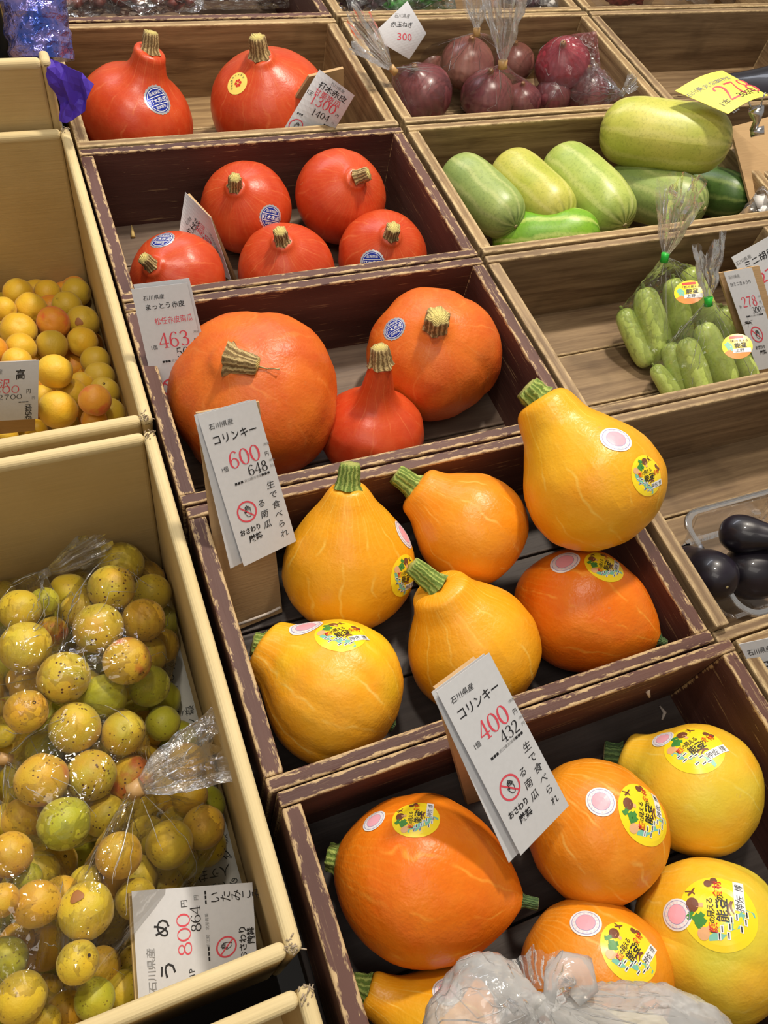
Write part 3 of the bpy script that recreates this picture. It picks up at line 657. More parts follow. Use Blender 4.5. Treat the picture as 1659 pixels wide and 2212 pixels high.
# ------------------------------------------------------------------ price cards
CARD_T = 0.0006
def quad(cor, zs): return [at(px, py, z) for (px, py), z in zip(cor, zs)]          # TL, TR, BR, BL
def bil(Q, u, v): return (Q[0] * (1 - u) + Q[1] * u) * (1 - v) + (Q[3] * (1 - u) + Q[2] * u) * v
def qnorm(Q):
    n = np.cross(Q[1] - Q[0], Q[0] - Q[3]); n /= np.linalg.norm(n); return n
def sheet(name, Q, mat, parent, org, th=CARD_T, off=0.0, bow=None, nu=8, nv=14, jag=0.0):
    """a real sheet with thickness; front face at offset off along the normal"""
    N = qnorm(Q); V, F = [], []; rnd = random.Random(4)
    for s in (0, 1):
        for j in range(nv + 1):
            for i in range(nu + 1):
                u, v = i / nu, j / nv; p = bil(Q, u, v) + N * (off - s * th)
                if bow: p = p + N * bow(u, v)
                V.append(p - org)
    m, k = nu + 1, (nu + 1) * (nv + 1)
    for j in range(nv):
        for i in range(nu):
            a = j * m + i; F.append((a, a + m, a + m + 1, a + 1)); F.append((k + a, k + a + 1, k + a + m + 1, k + a + m))
    rim = [i for i in range(m)] + [j * m + nu for j in range(1, nv + 1)] + [nv * m + i for i in range(nu - 1, -1, -1)] + [j * m for j in range(nv - 1, 0, -1)]
    for a, b in zip(rim, rim[1:] + rim[:1]): F.append((a, b, b + k, a + k))
    return mesh_obj(name, V, F, mat, parent, smooth=False)
def ink_on(name, ink, Q, asp, mat, parent, org, off, bow=None):
    if not ink.V: return
    N = qnorm(Q); V = []
    for x, y in ink.V:
        u, v = x, y / asp; p = bil(Q, u, v) + N * off
        if bow: p = p + N * bow(u, v)
        V.append(p - org)
    return mesh_obj(name, V, ink.F, mat, parent, smooth=False)
def no_touch(red, blk, x, y, r, caption=True):
    red.ring(x, y, r * .84, r * 1.0, 40, .92); red.stroke([(x - r * .62, y - r * .62, r * .13), (x + r * .60, y + r * .66, r * .13)])
    hand = [(-.30, -.02), (-.20, -.02), (-.08, .12), (-.12, -.42), (-.02, -.46), (.03, -.10), (.04, -.56), (.14, -.56), (.17, -.10), (.22, -.48), (.31, -.46), (.30, -.05), (.38, -.34), (.45, -.30), (.42, .25), (.30, .55), (.02, .55), (-.12, .38), (-.30, -.02)]
    P = [(x + a * r * .82, y + b * r * .95, r * .055) for a, b in hand]
    for a, b in zip(P[:-1], P[1:]): blk.stroke([a, b])
    if caption: blk.text('おさわり', x - .03, y + r + .14, .118, bold=.024, sx=.82); blk.text('厳禁', x + .02, y + r + .30, .13, bold=.024, sx=.95)
def price_rows(red, blk, fnt, unit, price, tax, y, px=.27, ph=.30, tx=None, th=.19):
    blk.text(unit, .17, y + .10, .10, sx=.85)
    red.digits(price, px, y + .14, ph); e = px + .62 * ph * len(price)
    fnt.text('（税抜', e + .12, y - .10, .05); blk.text('円', e + .10, y + .07, .095, sx=.8)
    t0 = tx if tx is not None else e - .62 * th * len(tax) + .06
    blk.digits(tax, t0, y + .14 + th + .02, th); fnt.text('（税込', t0 + .62 * th * len(tax) + .08, y + .20, .045); fnt.text('円', t0 + .62 * th * len(tax) + .07, y + .30, .06)
    return y + .14 + th + .1
def shop_row(blk, fnt, y):
    for x0 in (.26, .74):
        for k in range(3): blk.rect(x0 + k * .052, y - .02, x0 + k * .052 + .04, y + .02)
    fnt.text('近江町', .50, y, .05); fnt.text('北形青果', .64, y, .05)
def nearer(Q, k): return [C0 + (q - C0) * k for q in Q]
def price_card(label, cor, zs, asp, draw, name='price_card', k=1.0, second=None, backing=None, mat=None, bow=None, group=None, tape=True, back_mat=None):
    Q = nearer(quad(cor, zs), k); org = (Q[2] + Q[3]) / 2
    e = empty(name, tuple(org)); tag(e, label, 'price card', group)
    sheet('paper_sheet', Q, mat or PAPER, e, org, bow=bow)
    red, blk, fnt = Ink(), Ink(), Ink(); draw(red, blk, fnt)
    ink_on('price_print', red, Q, asp, RED, e, org, .00022, bow); ink_on('lettering', blk, Q, asp, INK, e, org, .0003, bow); ink_on('fine_print', fnt, Q, asp, INKT, e, org, .0003, bow)
    if second:
        Q2 = [Q[i] + np.array(second[i]) for i in range(4)]; sheet('paper_sheet', Q2, mat or PAPER, e, org, off=-.003, bow=bow)
    if backing:
        QB = [np.array(b) for b in backing]; sheet('cardboard_backing', QB, back_mat or CARDK, e, org, th=.0035)
    return e
def corinky(price, tax):
    def draw(red, blk, fnt):
        blk.text('石川県産', .33, .24, .105, slant=.15); blk.text('コリンキー', .50, .47, .185, sx=.85, bold=.008)
        y = price_rows(red, blk, fnt, '1個', price, tax, .88); shop_row(blk, fnt, 1.28)
        no_touch(red, blk, .32, 1.80, .19)
        blk.vtext('生で食べられ', .84, 1.50, .15, .19, slant=.15); blk.vtext('る南瓜', .60, 1.76, .15, .20, slant=.15)
    return draw
c600 = [(426, 897), (552, 863), (640, 1169), (527, 1224)]; z600 = (.040, .041, -.086, -.087)
price_card('grey-white 600 yen card on tall cardboard easel', c600, z600, 2.7, corinky('600', '648'), k=.90, second=((-.002, 0, 0), (-.004, 0, 0), (-.012, 0, 0), (-.012, 0, 0)),
           backing=[at(424, 893, .098), at(560, 868, .098), at(610, 1322, ZF + .004), at(486, 1372, ZF + .004)])
c400 = [(943, 1494), (1057, 1410), (1229, 1740), (1125, 1848)]; z400 = (.049, .050, -.040, -.041)
price_card('grey-white 400 yen card leaning over the squashes', c400, z400, 2.7, corinky('400', '432'), k=.90, second=((-.002, 0, -.001), (-.002, 0, -.001), (-.009, -.003, -.002), (-.009, -.003, -.002)),
           backing=[at(942, 1490, .103), at(1030, 1424, .103), at(1098, 1712, ZF + .003), at(1010, 1738, ZF + .003)])
c463 = [(283, 625), (404, 611), (470, 900), (350, 920)]; z463 = (.030, .035, -.099, -.105)
def d463(red, blk, fnt):
    blk.text('石川県産', .36, .19, .095, slant=.15); blk.text('まっとう赤皮', .52, .36, .125, sx=.95, bold=.006); red.text('松任赤皮南瓜', .62, .64, .145, sx=.78)
    price_rows(red, blk, fnt, '1個', '463', '500', 1.02); shop_row(blk, fnt, 1.42); no_touch(red, blk, .32, 1.95, .19)
price_card('white 463 yen card propped between crate wall and big pumpkin', c463, z463, 2.7, d463, k=.94, second=((.003, .002, .003),) * 4, backing=None)
c1300 = [(690, 150), (766, 206), (700, 318), (606, 290)]
def d1300(red, blk, fnt):
    fnt.text('石川県産', .62, .10, .09); blk.text('打木赤皮', .56, .27, .19, bold=.008, sx=.95); red.text('甘栗南瓜', .52, .46, .19, sx=.9); blk.text('1玉', .10, .56, .12)
    red.digits('1300', .18, .78, .27, .95, .64); blk.text('円', .90, .74, .09); blk.digits('1404', .36, 1.02, .18, .95, .64); fnt.text('円', .90, .98, .06)
    for x0 in (.08, .74):
        for k in range(3): blk.rect(x0 + k * .052, 1.10, x0 + k * .052 + .04, 1.14)
    no_touch(red, blk, .20, 1.42, .17); blk.vtext('触られ', .86, 1.30, .13, .15); blk.vtext('たもの', .64, 1.32, .12, .15); blk.vtext('だめ', .46, 1.46, .12, .15)
z1300 = (.034, .034, -.060, -.045)
price_card('creased 1300 yen card beside the stickered red pumpkin', c1300, z1300, 1.75, d1300, k=.965, bow=lambda u, v: .004 * math.sin(3.1 * u) * (1 - v),
           backing=nearer([at(668, 166, .030), at(742, 148, .036), at(742, 300, -.080), at(582, 300, -.085)], .975))
c864 = [(400, 415), (455, 470), (500, 608), (384, 520)]
def d864(red, blk, fnt):
    blk.text('打木赤皮', .32, .75, .16, rot=1.2, bold=.006); red.text('南瓜', .5, .62, .2, rot=1.2); red.text('800', .60, .85, .26, rot=1.0); blk.text('864', .78, .95, .17, rot=1.0); fnt.text('石川県産', .18, .7, .08, rot=1.2); fnt.text('さわらないで', .86, .75, .09, rot=-1.2)
price_card('small tilted 800 yen card standing among five pumpkins', c864, (.004, .010, -.070, -.040), 1.5, d864, backing=[at(404, 420, .004), at(452, 472, .006), at(512, 618, -.105), at(470, 600, -.105)])
c278 = [(1563, 588), (1624, 578), (1690, 790), (1637, 800)]
def d278(red, blk, fnt):
    fnt.text('石川県産', .3, .16, .10); blk.text('白ミニきゅうり', .45, .36, .12, sx=.9); price_rows(red, blk, fnt, '計', '278', '300', .90, px=.26); shop_row(blk, fnt, 1.3)
    no_touch(red, blk, .42, 1.85, .24); 
price_card('white 278 yen card on cut cardboard beside bagged mini cucumbers', c278, (.030, .030, -.080, -.080), 2.9, d278, backing=[at(1553, 590, .026), at(1640, 574, .026), at(1705, 800, -.10), at(1622, 806, -.10)])
c279 = [(1580, 556), (1662, 510), (1720, 640), (1650, 690)]
price_card('white card reading small cucumber behind the 278 card', c279, (.020, .026, -.05, -.05), 1.6, lambda r, b, f: (f.text('石川県産', .22, .18, .1), b.text('ミニ胡瓜', .56, .32, .2, bold=.006), r.text('278', .62, .75, .36)), backing=[at(1590, 560, .012), at(1668, 512, .018), at(1740, 700, -.105), at(1660, 720, -.105)])
cyel = [(1458, 196), (1560, 152), (1660, 206), (1573, 246)]
def dyel(red, blk, fnt):
    fnt.text('石川県', .14, .22, .10); fnt.text('大丸なす', .42, .24, .12); fnt.text('加賀野菜', .70, .24, .10); red.digits('278', .30, .74, .42); blk.text('300円', .72, .70, .18); blk.text('1本', .20, .70, .14)
    for k in range(3): blk.rect(.06 + k * .05, .92, .095 + k * .05, .95)
price_card('bright yellow 278 yen card held by a clip', cyel, (.050, .075, .080, .060), .9, dyel, k=.94, mat=PAPER_Y, bow=lambda u, v: .006 * math.sin(math.pi * u))
cume = [(300, 2170), (284, 1925), (545, 1906), (556, 2085)]
def dume(red, blk, fnt):
    fnt.text('石川県産', .26, .16, .10, slant=.15); blk.text('う', .22, .34, .20, bold=.01); blk.text('め', .62, .30, .20, bold=.01)
    blk.text('1P', .13, .60, .09); red.digits('800', .30, .62, .16, 1.6, .56); blk.digits('864', .52, .74, .12, 1.35, .56); blk.text('円', .83, .56, .085); fnt.text('円', .88, .70, .06)
    for x0 in (.20, .80):
        for k in range(3): blk.rect(x0 + k * .052, .80, x0 + k * .052 + .04, .82)
    fnt.text('近江町　北形青果', .52, .81, .045); no_touch(red, blk, .30, 1.02, .125, False); blk.text('おさわり', .30, 1.22, .10, bold=.02); blk.text('厳禁', .36, 1.32, .10, bold=.02)
    blk.vtext('いたみこみ', .86, .92, .14, .125, slant=.1)
price_card('white 800 yen card reading ume laid on the bagged plums', cume, (-.102, -.094, -.135, -.130), 1.38, dume, backing=[p - np.array([.003, 0, .004]) for p in quad(cume, (-.102, -.094, -.135, -.130))], back_mat=CARDB)
cko = [(-70, 786), (84, 778), (82, 904), (-70, 912)]
def dko(red, blk, fnt):
    fnt.text('県産', .42, .12, .07); blk.text('高', .74, .17, .14, bold=.014); red.text('沢', .52, .28, .13, sx=1.2); red.digits('2500', .22, .42, .11, 1.9, .62); blk.digits('2700', .42, .51, .075, 1.9, .62); blk.text('円', .86, .40, .07); fnt.text('円', .93, .50, .05)
    for k in range(3): blk.rect(.72 + k * .05, .55, .76 + k * .05, .565)
    blk.vtext('さわらないでね', .86, .62, .075, .032, sx=1.6)
price_card('white 2500 yen card standing in the apricot box', cko, (-.045, -.045, -.120, -.120), .85, dko, backing=[at(-70, 790, -.05), at(78, 782, -.05), at(76, 930, -.20), at(-70, 945, -.20)], bow=lambda u, v: .004 * math.sin(3 * v))
cnk = [(1596, 1392), (1690, 1372), (1780, 1560), (1700, 1590)]
price_card('white card beginning with a bold character at right edge', cnk, (.012, .016, -.075, -.08), 2.2, lambda r, b, f: (b.text('石川県産', .36, .22, .14, slant=.15), b.text('中', .30, .56, .30, bold=.012)), backing=[at(1606, 1396, .006), at(1692, 1376, .010), at(1800, 1600, -.105), at(1720, 1625, -.105)])
# ------------------------------------------------------------------ fruit in the cardboard boxes
def fruit_skin(name, a, b, blush, spots, red=0.0):
    """coordinates are in fruit radii"""
    t = NT(name); ob = t.coord((1, 1, 1)); n1 = t.noise(ob, 0.8, 3, 0.5); n2 = t.noise(ob, 5.5, 3, 0.6)
    col = t.mix(t.ramp(n1, 0.35, 0.65), a, b); col = t.mix(t.math('MULTIPLY', t.ramp(n2, .45, .75), .2), col, tuple(x * .75 for x in a))
    if red: col = t.mix(t.math('MULTIPLY', t.ramp(t.noise(ob, 0.75, 3, 0.6), 0.50, 0.64), red), col, blush)
    if spots:
        vo = t.n('ShaderNodeTexVoronoi'); vo.inputs['Scale'].default_value = 5.2; t.l(ob, vo.inputs['Vector'])
        big = t.ramp(t.noise(ob, 1.3, 2, 0.5), 0.46, 0.54); sz = t.math('MULTIPLY', t.noise(ob, 3.1, 1, 0.5), 0.50)
        m = t.math('MULTIPLY', t.math('LESS_THAN', vo.outputs['Distance'], sz), big); m = t.math('MULTIPLY', m, t.math('LESS_THAN', vo.outputs['Distance'], 0.25))
        col = t.mix(t.math('MULTIPLY', m, spots), col, s2l(92, 54, 24))
    t.base(col); t.set(Roughness=0.5); t.bump(n2, 0.08, 0.02); t.b.inputs['Sheen Weight'].default_value = 0.15; return t.m
AP = [fruit_skin('apricot_gold', s2l(236, 182, 34), s2l(232, 192, 52), s2l(230, 112, 50), 0), fruit_skin('apricot_deep', s2l(230, 150, 26), s2l(232, 166, 38), s2l(230, 104, 50), 0, .3),
      fruit_skin('apricot_blush', s2l(232, 146, 36), s2l(236, 164, 50), s2l(232, 100, 56), 0, .85), fruit_skin('apricot_olive', s2l(216, 178, 40), s2l(208, 174, 50), s2l(180, 120, 50), 0)]
UM = {'y': fruit_skin('ume_yellow', s2l(220, 184, 40), s2l(210, 188, 50), s2l(224, 124, 50), 0.5), 's': fruit_skin('ume_spotted', s2l(216, 180, 42), s2l(198, 182, 50), s2l(214, 112, 50), 1.0, .2),
      'g': fruit_skin('ume_green', s2l(178, 178, 42), s2l(194, 184, 46), s2l(200, 140, 50), 0.6), 'o': fruit_skin('ume_orange', s2l(218, 166, 36), s2l(210, 172, 44), s2l(214, 120, 46), 0.5, .12),
      'r': fruit_skin('ume_blushed', s2l(216, 168, 42), s2l(208, 176, 50), s2l(206, 92, 50), 0.9, .85)}
SCAR = plain('scar_brown', s2l(52, 30, 18), 0.8); BRUISE = plain('bruise_brown', s2l(164, 108, 58), 0.6)
def drupe(seed, ns=26, nr=18):
    V, F = [], []; o = Vector((seed * 5.1, seed * 2.3, 0))
    for i in range(nr + 1):
        th = math.pi * i / nr
        for k in range(ns):
            a = 2 * math.pi * k / ns; p = Vector((math.sin(th) * math.cos(a), math.sin(th) * math.sin(a), -math.cos(th)))
            g = 1 + .035 * noise.noise(p * 1.3 + o) - .05 * max(0, math.cos(a)) ** 18 * math.sin(th) - .10 * math.exp(-((math.pi - th) / .25) ** 2) + .03 * math.exp(-(th / .22) ** 2)
            V.append((p.x * g * 1.0, p.y * g * .97, p.z * g * .98))
    for i in range(nr):
        for k in range(ns): a, b = i * ns + k, i * ns + (k + 1) % ns; F.append((a, b, b + ns, a + ns))
    return V, F
_dr = {}
def drupe_mesh(v, mat):
    if (v, mat.name) not in _dr:
        V, F = drupe(v); me = bpy.data.meshes.new('drupe'); me.from_pydata(V, [], F); me.polygons.foreach_set('use_smooth', [True] * len(F)); me.materials.append(mat); _dr[(v, mat.name)] = me
    return _dr[(v, mat.name)]
def scatter_on_rays(L, zt, zfloor, xr, yr, iters=260):
    """spheres seen at given places and sizes; slide each along its line of sight until none sink into another"""
    n = len(L); D = np.array([ray(a[0], a[1]) for a in L]); rp = np.array([a[2] for a in L]) / FPX
    t = np.array([(zt[a[3]] - HC) / d[2] for a, d in zip(L, D)])
    for it in range(iters):
        r = rp * t; P = C0 + D * t[:, None]; mv = np.zeros(n); cnt = np.ones(n)
        for i in range(n):
            dd = P - P[i]; dist = np.linalg.norm(dd, axis=1); pen = (r + r[i]) * 0.985 - dist; pen[i] = -1
            for j in np.nonzero(pen > 0)[0]:
                s = 1 if t[i] < t[j] or (t[i] == t[j] and i > j) else -1
                mv[i] -= s * pen[j] * .35
        t = t + np.clip(mv, -.006, .006)
        r = rp * t; P = C0 + D * t[:, None]
        low = zfloor + r * .97 - P[:, 2]; t = np.where(low > 0, t + low / D[:, 2], t)
        top = P[:, 2] - (-.05); t = np.where(top > 0, t - top / D[:, 2], t)
    r = rp * t; P = C0 + D * t[:, None]
    P[:, 0] = np.minimum(P[:, 0], xr - r * 1.02); P[:, 1] = np.clip(P[:, 1], yr[0] + r * 1.02, yr[1] - r * 1.02)
    return P, r
def put_fruit(name, label, cat, group, p, r, mat, seed, scar=None, bruise=None):
    rnd = random.Random(seed); e = bpy.data.objects.new(name, drupe_mesh(seed % 5, mat)); COL.objects.link(e)
    e.location = p; e.scale = (r, r, r)
    if scar is not None:                         # the stem hollow faces the given picture direction
        d = vdir(*proj(p)[0], *scar); e.rotation_euler = Vector(d).to_track_quat('Z', 'Y').to_euler()
        V, F = [], []
        for k in range(12): V.append((.085 * math.cos(k * .5236), .085 * math.sin(k * .5236), .915))
        V.append((0, 0, .87)); F = [(k, (k + 1) % 12, 12) for k in range(12)]; mesh_obj('stem_scar', V, F, SCAR, e)
    else: e.rotation_euler = (rnd.uniform(0, 6.28), rnd.uniform(0, 6.28), rnd.uniform(0, 6.28))
    if bruise is not None:
        q = proj(p)[0]; d = np.array(vdir(q[0], q[1], *bruise)); m = e.rotation_euler.to_matrix().inverted(); dl = np.array(m @ Vector(d)); fr = frame_z(dl); V, F = [], []
        for j in range(5):
            for k in range(16):
                a = .24 * j / 4 * (1 + .15 * math.sin(3 * k * .3927)); b = k * .3927; v = fr @ np.array([math.sin(a) * math.cos(b), math.sin(a) * math.sin(b), math.cos(a)]); V.append(v * (1.02 - .02 * (j == 4)))
        F = [(j * 16 + k, j * 16 + (k + 1) % 16, (j + 1) * 16 + (k + 1) % 16, (j + 1) * 16 + k) for j in range(4) for k in range(16)]; mesh_obj('bruise', V, F, BRUISE, e)
    tag(e, label, cat, group); return e
APR = [(40, 633, 32, 1, 0), (103, 633, 29, 0, 0), (177, 630, 31, 1, 3), (67, 667, 35, 1, 0), (145, 662, 33, 1, 3), (8, 668, 27, 1, 0), (115, 698, 36, 1, 2), (187, 695, 36, 1, 3), (40, 714, 39, 1, 0), (178, 738, 33, 1, 0), (45, 752, 33, 1, 0),
       (112, 746, 34, 1, 3), (37, 783, 32, 2, 0), (105, 797, 32, 0, 0), (119, 803, 38, 2, 0), (160, 793, 28, 0, 1), (217, 778, 32, 1, 3), (226, 812, 33, 1, 3), (190, 815, 24, 0, 1), (176, 830, 27, 1, 0), (237, 845, 33, 1, 3), (155, 850, 33, 1, 0), (205, 865, 35, 2, 2),
       (125, 885, 42, 2, 0), (250, 890, 34, 1, 3), (203, 908, 28, 1, 1), (92, 822, 20, 0, 1), (92, 856, 25, 1, 0), (78, 928, 24, 1, 0), (-18, 756, 34, 1, 1), (2, 640, 24, 0, 3), (-16, 700, 30, 0, 3), (165, 900, 24, 0, 1)]
def fill_gaps(L, poly, r, step, col, tail):
    """fruit of the layer below, wherever the layer above leaves a gap"""
    out = []; rnd = random.Random(5)
    xs = [p[0] for p in poly]; ys = [p[1] for p in poly]
    y = min(ys)
    while y < max(ys):
        x = min(xs)
        while x < max(xs):
            px, py = x + rnd.uniform(-6, 6), y + rnd.uniform(-6, 6); ins = False
            for (x0, y0), (x1, y1) in zip(poly, poly[1:] + poly[:1]):
                if (y0 > py) != (y1 > py) and px < (x1 - x0) * (py - y0) / (y1 - y0) + x0: ins = not ins
            if ins and all(math.hypot(a[0] - px, a[1] - py) > a[2] * .80 for a in L) and all(math.hypot(a[0] - px, a[1] - py) > r * 1.6 for a in out):
                out.append((px, py, r, 0, rnd.choice(col)) + tail)
            x += step
        y += step
    return out
def ordinal(k): return ('first', 'second', 'third', 'fourth', 'fifth', 'sixth', 'seventh', 'eighth', 'ninth', 'tenth', 'eleventh', 'twelfth')[k]
def row_labels(L, keep, hrow, what):
    """a label that says which row, counted from the back, and which one in it, counted from the left"""
    ids = [i for i in range(len(L)) if i not in keep]; ids.sort(key=lambda i: L[i][1]); rows = []; lab = {}
    for i in ids:
        if rows and L[i][1] - L[rows[-1][0]][1] < hrow and len(rows[-1]) < 11: rows[-1].append(i)
        else: rows.append([i])
    for a, rw in enumerate(rows):
        for b, i in enumerate(sorted(rw, key=lambda i: L[i][0])): lab[i] = '%s, %s row from back, %s from left' % (what, ordinal(a), ordinal(b))
    return lab
APR += fill_gaps(APR, [(-40, 630), (200, 615), (290, 900), (-40, 980)], 30, 9, [0, 1, 3], ())
PA, RA = scatter_on_rays(APR, {0: -.235, 1: -.215, 2: -.19}, ZB + .005, .0505, (.537, 1.005))
SPEC = {6: ('apricot with a red-orange blush in the middle of the box', None, None), 7: ('apricot with a round brown bruise near the box wall', None, (-8, 0, .97)), 20: ('olive apricot with a dark stem hollow near the front corner', (0, -40, .8), None),
        4: ('apricot with a tiny black stem mark near the back corner', (-60, -50, .6), None), 23: ('biggest golden apricot at the front, with a small bruise', None, None), 11: ('lemon shaped olive yellow apricot', None, None)}
ALAB = row_labels(APR, SPEC, 48, 'golden apricot')
for i, (a, p, r) in enumerate(zip(APR, PA, RA)):
    sp = SPEC.get(i) or (ALAB[i], None, None)
    put_fruit('apricot', sp[0], 'apricot', 'apricots in the cardboard box', tuple(p), r, AP[a[4]], i + 3, sp[1], sp[2])
UME = [(260, 1212, 49, 2, 'y', 1), (242, 1270, 51, 2, 's', 1), (332, 1280, 42, 1, 'y', 1), (212, 1357, 55, 2, 's', 1), (310, 1340, 47, 2, 'o', 1), (348, 1395, 40, 0, 'o', 1), (275, 1428, 52, 2, 'r', 1), (170, 1319, 40, 1, 's', 1), (177, 1267, 33, 0, 's', 1),
       (42, 1317, 45, 2, 'y', 2), (95, 1300, 32, 1, 'g', 2), (55, 1398, 56, 2, 'y', 2), (112, 1365, 34, 1, 'r', 2), (4, 1258, 26, 1, 'y', 2), (138, 1464, 56, 2, 's', 1), (203, 1437, 32, 0, 'g', 1), (223, 1508, 51, 1, 'g', 1), (322, 1482, 45, 1, 'g', 1), (292, 1540, 30, 0, 'g', 1),
       (57, 1536, 47, 2, 'o', 2), (162, 1572, 55, 2, 's', 3), (267, 1583, 48, 2, 's', 3), (50, 1468, 36, 0, 'o', 2), (6, 1590, 26, 1, 'y', 2), (0, 1528, 18, 1, 'r', 2), (90, 1686, 57, 2, 'r', 3), (197, 1675, 54, 2, 's', 3), (284, 1682, 50, 1, 'r', 3), (140, 1779, 56, 2, 'g', 3),
       (227, 1763, 46, 1, 's', 3), (95, 1623, 40, 1, 'g', 3), (50, 1768, 45, 1, 'o', 3), (127, 1862, 40, 0, 'o', 5), (22, 1846, 48, 2, 'o', 5), (4, 1945, 36, 2, 'o', 5), (80, 1952, 50, 2, 'o', 5), (186, 1967, 60, 2, 'y', 4), (257, 1848, 50, 1, 'o', 4), (366, 1824, 52, 2, 'y', 4),
       (440, 1786, 47, 1, 'o', 4), (290, 1900, 52, 0, 'y', 4), (350, 1915, 46, 0, 's', 4), (101, 2049, 45, 1, 'o', 5), (36, 2032, 38, 1, 'o', 5), (10, 2076, 50, 2, 'g', 5), (168, 2078, 45, 1, 'y', 4), (246, 2064, 46, 0, 'r', 4), (46, 2155, 55, 2, 'y', 5), (226, 2150, 50, 0, 'o', 4),
       (168, 2186, 36, 0, 'g', 5), (100, 2206, 32, 1, 'y', 5), (352, 1562, 38, 1, 'g', 4), (402, 1645, 42, 1, 'o', 4), (410, 1718, 40, 1, 'o', 4), (60, 1895, 30, 0, 'g', 5), (185, 1905, 34, 0, 'y', 4)]
UME += fill_gaps(UME, [(-50, 1270), (150, 1250), (310, 1210), (390, 1420), (330, 1560), (440, 1640), (455, 1830), (330, 1960), (260, 2230), (-50, 2260)], 44, 12, ['o', 'y', 'g', 's'], (0,))
UME = [a if a[5] else a[:5] + (min(UME[:56], key=lambda q: math.hypot(q[0] - a[0], q[1] - a[1]))[5],) for a in UME]
PU, RU = scatter_on_rays(UME, {0: -.238, 1: -.205, 2: -.165}, ZB + .012, .0490, (.041, .501))
GRP = {1: 'ume plum in the back right bag', 2: 'ume plum in the upper left bag', 3: 'ume plum in the middle bag', 4: 'ume plum in the front bag with tape', 5: 'ume plum in the lower left bag'}
USP = {6: ('blushed ume plum with a black stem hole, right of the bag edge', (30, 25, .5)), 1: ('pale yellow ume plum with a dark scab and spots', (20, 60, .75)), 19: ('orange ume plum with a black stem hole at left', (15, -20, .85)), 21: ('yellow ume plum with a round stem hole facing up', (0, -5, .98)), 26: ('green-yellow ume plum covered in dark brown specks', None), 25: ('ume plum with a red blushed cheek in the middle bag', None),
       32: ('ume plum with a dark ringed hollow in the shade', (8, -8, .9)), 46: ('orange ume plum with brown spots beside the 800 yen card', (0, 0, 1)), 36: ('large yellow ume plum with one square brown bruise', None), 45: ('pale ume plum with a black stem hole next to bag fold', (25, -15, .8))}
ULAB = {}
for g in GRP:
    ii = [i for i in range(len(UME)) if UME[i][5] == g and i not in USP]
    for q, t in row_labels([UME[i] for i in ii], (), 62, GRP[g]).items(): ULAB[ii[q]] = t
for i, (a, p, r) in enumerate(zip(UME, PU, RU)):
    sp = USP.get(i) or (ULAB[i], None)
    put_fruit('ume_plum', sp[0], 'plum', 'ume plums in bag %d of the box' % a[5] if i not in USP else 'ume plums in the cardboard box', tuple(p), r, UM[a[4]], i + 11, sp[1], (-12, -14, .8) if i == 36 else None)

# ------------------------------------------------------------------ cucumbers, onions, eggplants
def cuc_skin(name, a, b, stripe, rough=0.38):
    t = NT(name); tc = t.n('ShaderNodeTexCoord'); sx = t.n('ShaderNodeSeparateXYZ'); t.l(tc.outputs['UV'], sx.inputs[0]); ob = t.coord((1, 1, 1))
    wob = t.noise(ob, 22, 3, 0.6); sp = t.noise(ob, 260, 3, 0.7); br = t.noise(ob, 13, 3, 0.55)
    col = t.mix(t.ramp(br, 0.35, 0.65), a, b)
    u = t.math('ADD', t.math('MULTIPLY', sx.outputs[0], 9.0), t.math('MULTIPLY', wob, 0.7)); f = t.math('ABSOLUTE', t.math('SUBTRACT', t.math('FRACT', u), 0.5))
    col = t.mix(t.math('MULTIPLY', t.math('SUBTRACT', 1.0, t.ramp(f, 0.04, 0.2)), 0.6), col, stripe)
    col = t.mix(t.math('MULTIPLY', t.ramp(sp, 0.5, 0.65), 0.35), col, tuple(x * .55 for x in a))
    end = t.ramp(t.math('ABSOLUTE', t.math('SUBTRACT', sx.outputs[1], 0.5)), 0.40, 0.49)
    u2 = t.math('ABSOLUTE', t.math('SUBTRACT', t.math('FRACT', t.math('MULTIPLY', sx.outputs[0], 13.0)), 0.5)); col = t.mix(t.math('MULTIPLY', end, t.math('SUBTRACT', 1.0, t.ramp(u2, 0.06, 0.3))), col, tuple(x * .6 for x in a))
    t.base(col); t.set(Roughness=rough); t.bump(sp, 0.15, 0.001); return t.m
CG = cuc_skin('cucumber_green', s2l(134, 158, 88), s2l(164, 180, 100), s2l(192, 200, 130)); CPA = cuc_skin('cucumber_pale', s2l(178, 184, 72), s2l(204, 198, 96), s2l(214, 208, 122))
CM = cuc_skin('cucumber_mid', s2l(146, 172, 72), s2l(184, 196, 100), s2l(204, 210, 132)); CD = cuc_skin('cucumber_dark', s2l(62, 92, 40), s2l(84, 116, 50), s2l(140, 160, 86)); CB = cuc_skin('cucumber_bright', s2l(110, 166, 34), s2l(140, 184, 48), s2l(206, 216, 120))
CW = cuc_skin('mini_cucumber', s2l(194, 216, 106), s2l(204, 222, 122), s2l(208, 224, 132), .3)
CUC = [(-1.95, .02), (-1.93, .2), (-1.80, .54), (-1.45, .84), (-.8, .98), (0, 1), (.8, .99), (1.45, .86), (1.80, .56), (1.92, .22), (1.94, .02)]
SCT = plain('cucumber_scar', s2l(170, 156, 110), .8)
def cuke(key, label, mat, bx, axis, lift, name='thick_cucumber', prof=CUC, group=None, stem=None, lump=.04):
    e = squash(key, name, label, 'cucumber', prof, mat, bx, axis, lift=lift, nz=.01, lump=lump, spin=random.random() * 6, group=group, stem=stem,
               blossom=dict(len=.05, r=.075, r1=.065, mat=SCT))
    return e
cuke('M7', 'bright green striped cucumber lying lowest under three others', CB, (1030, 462, 1330, 562), (-300, 20, .0), 0.0)
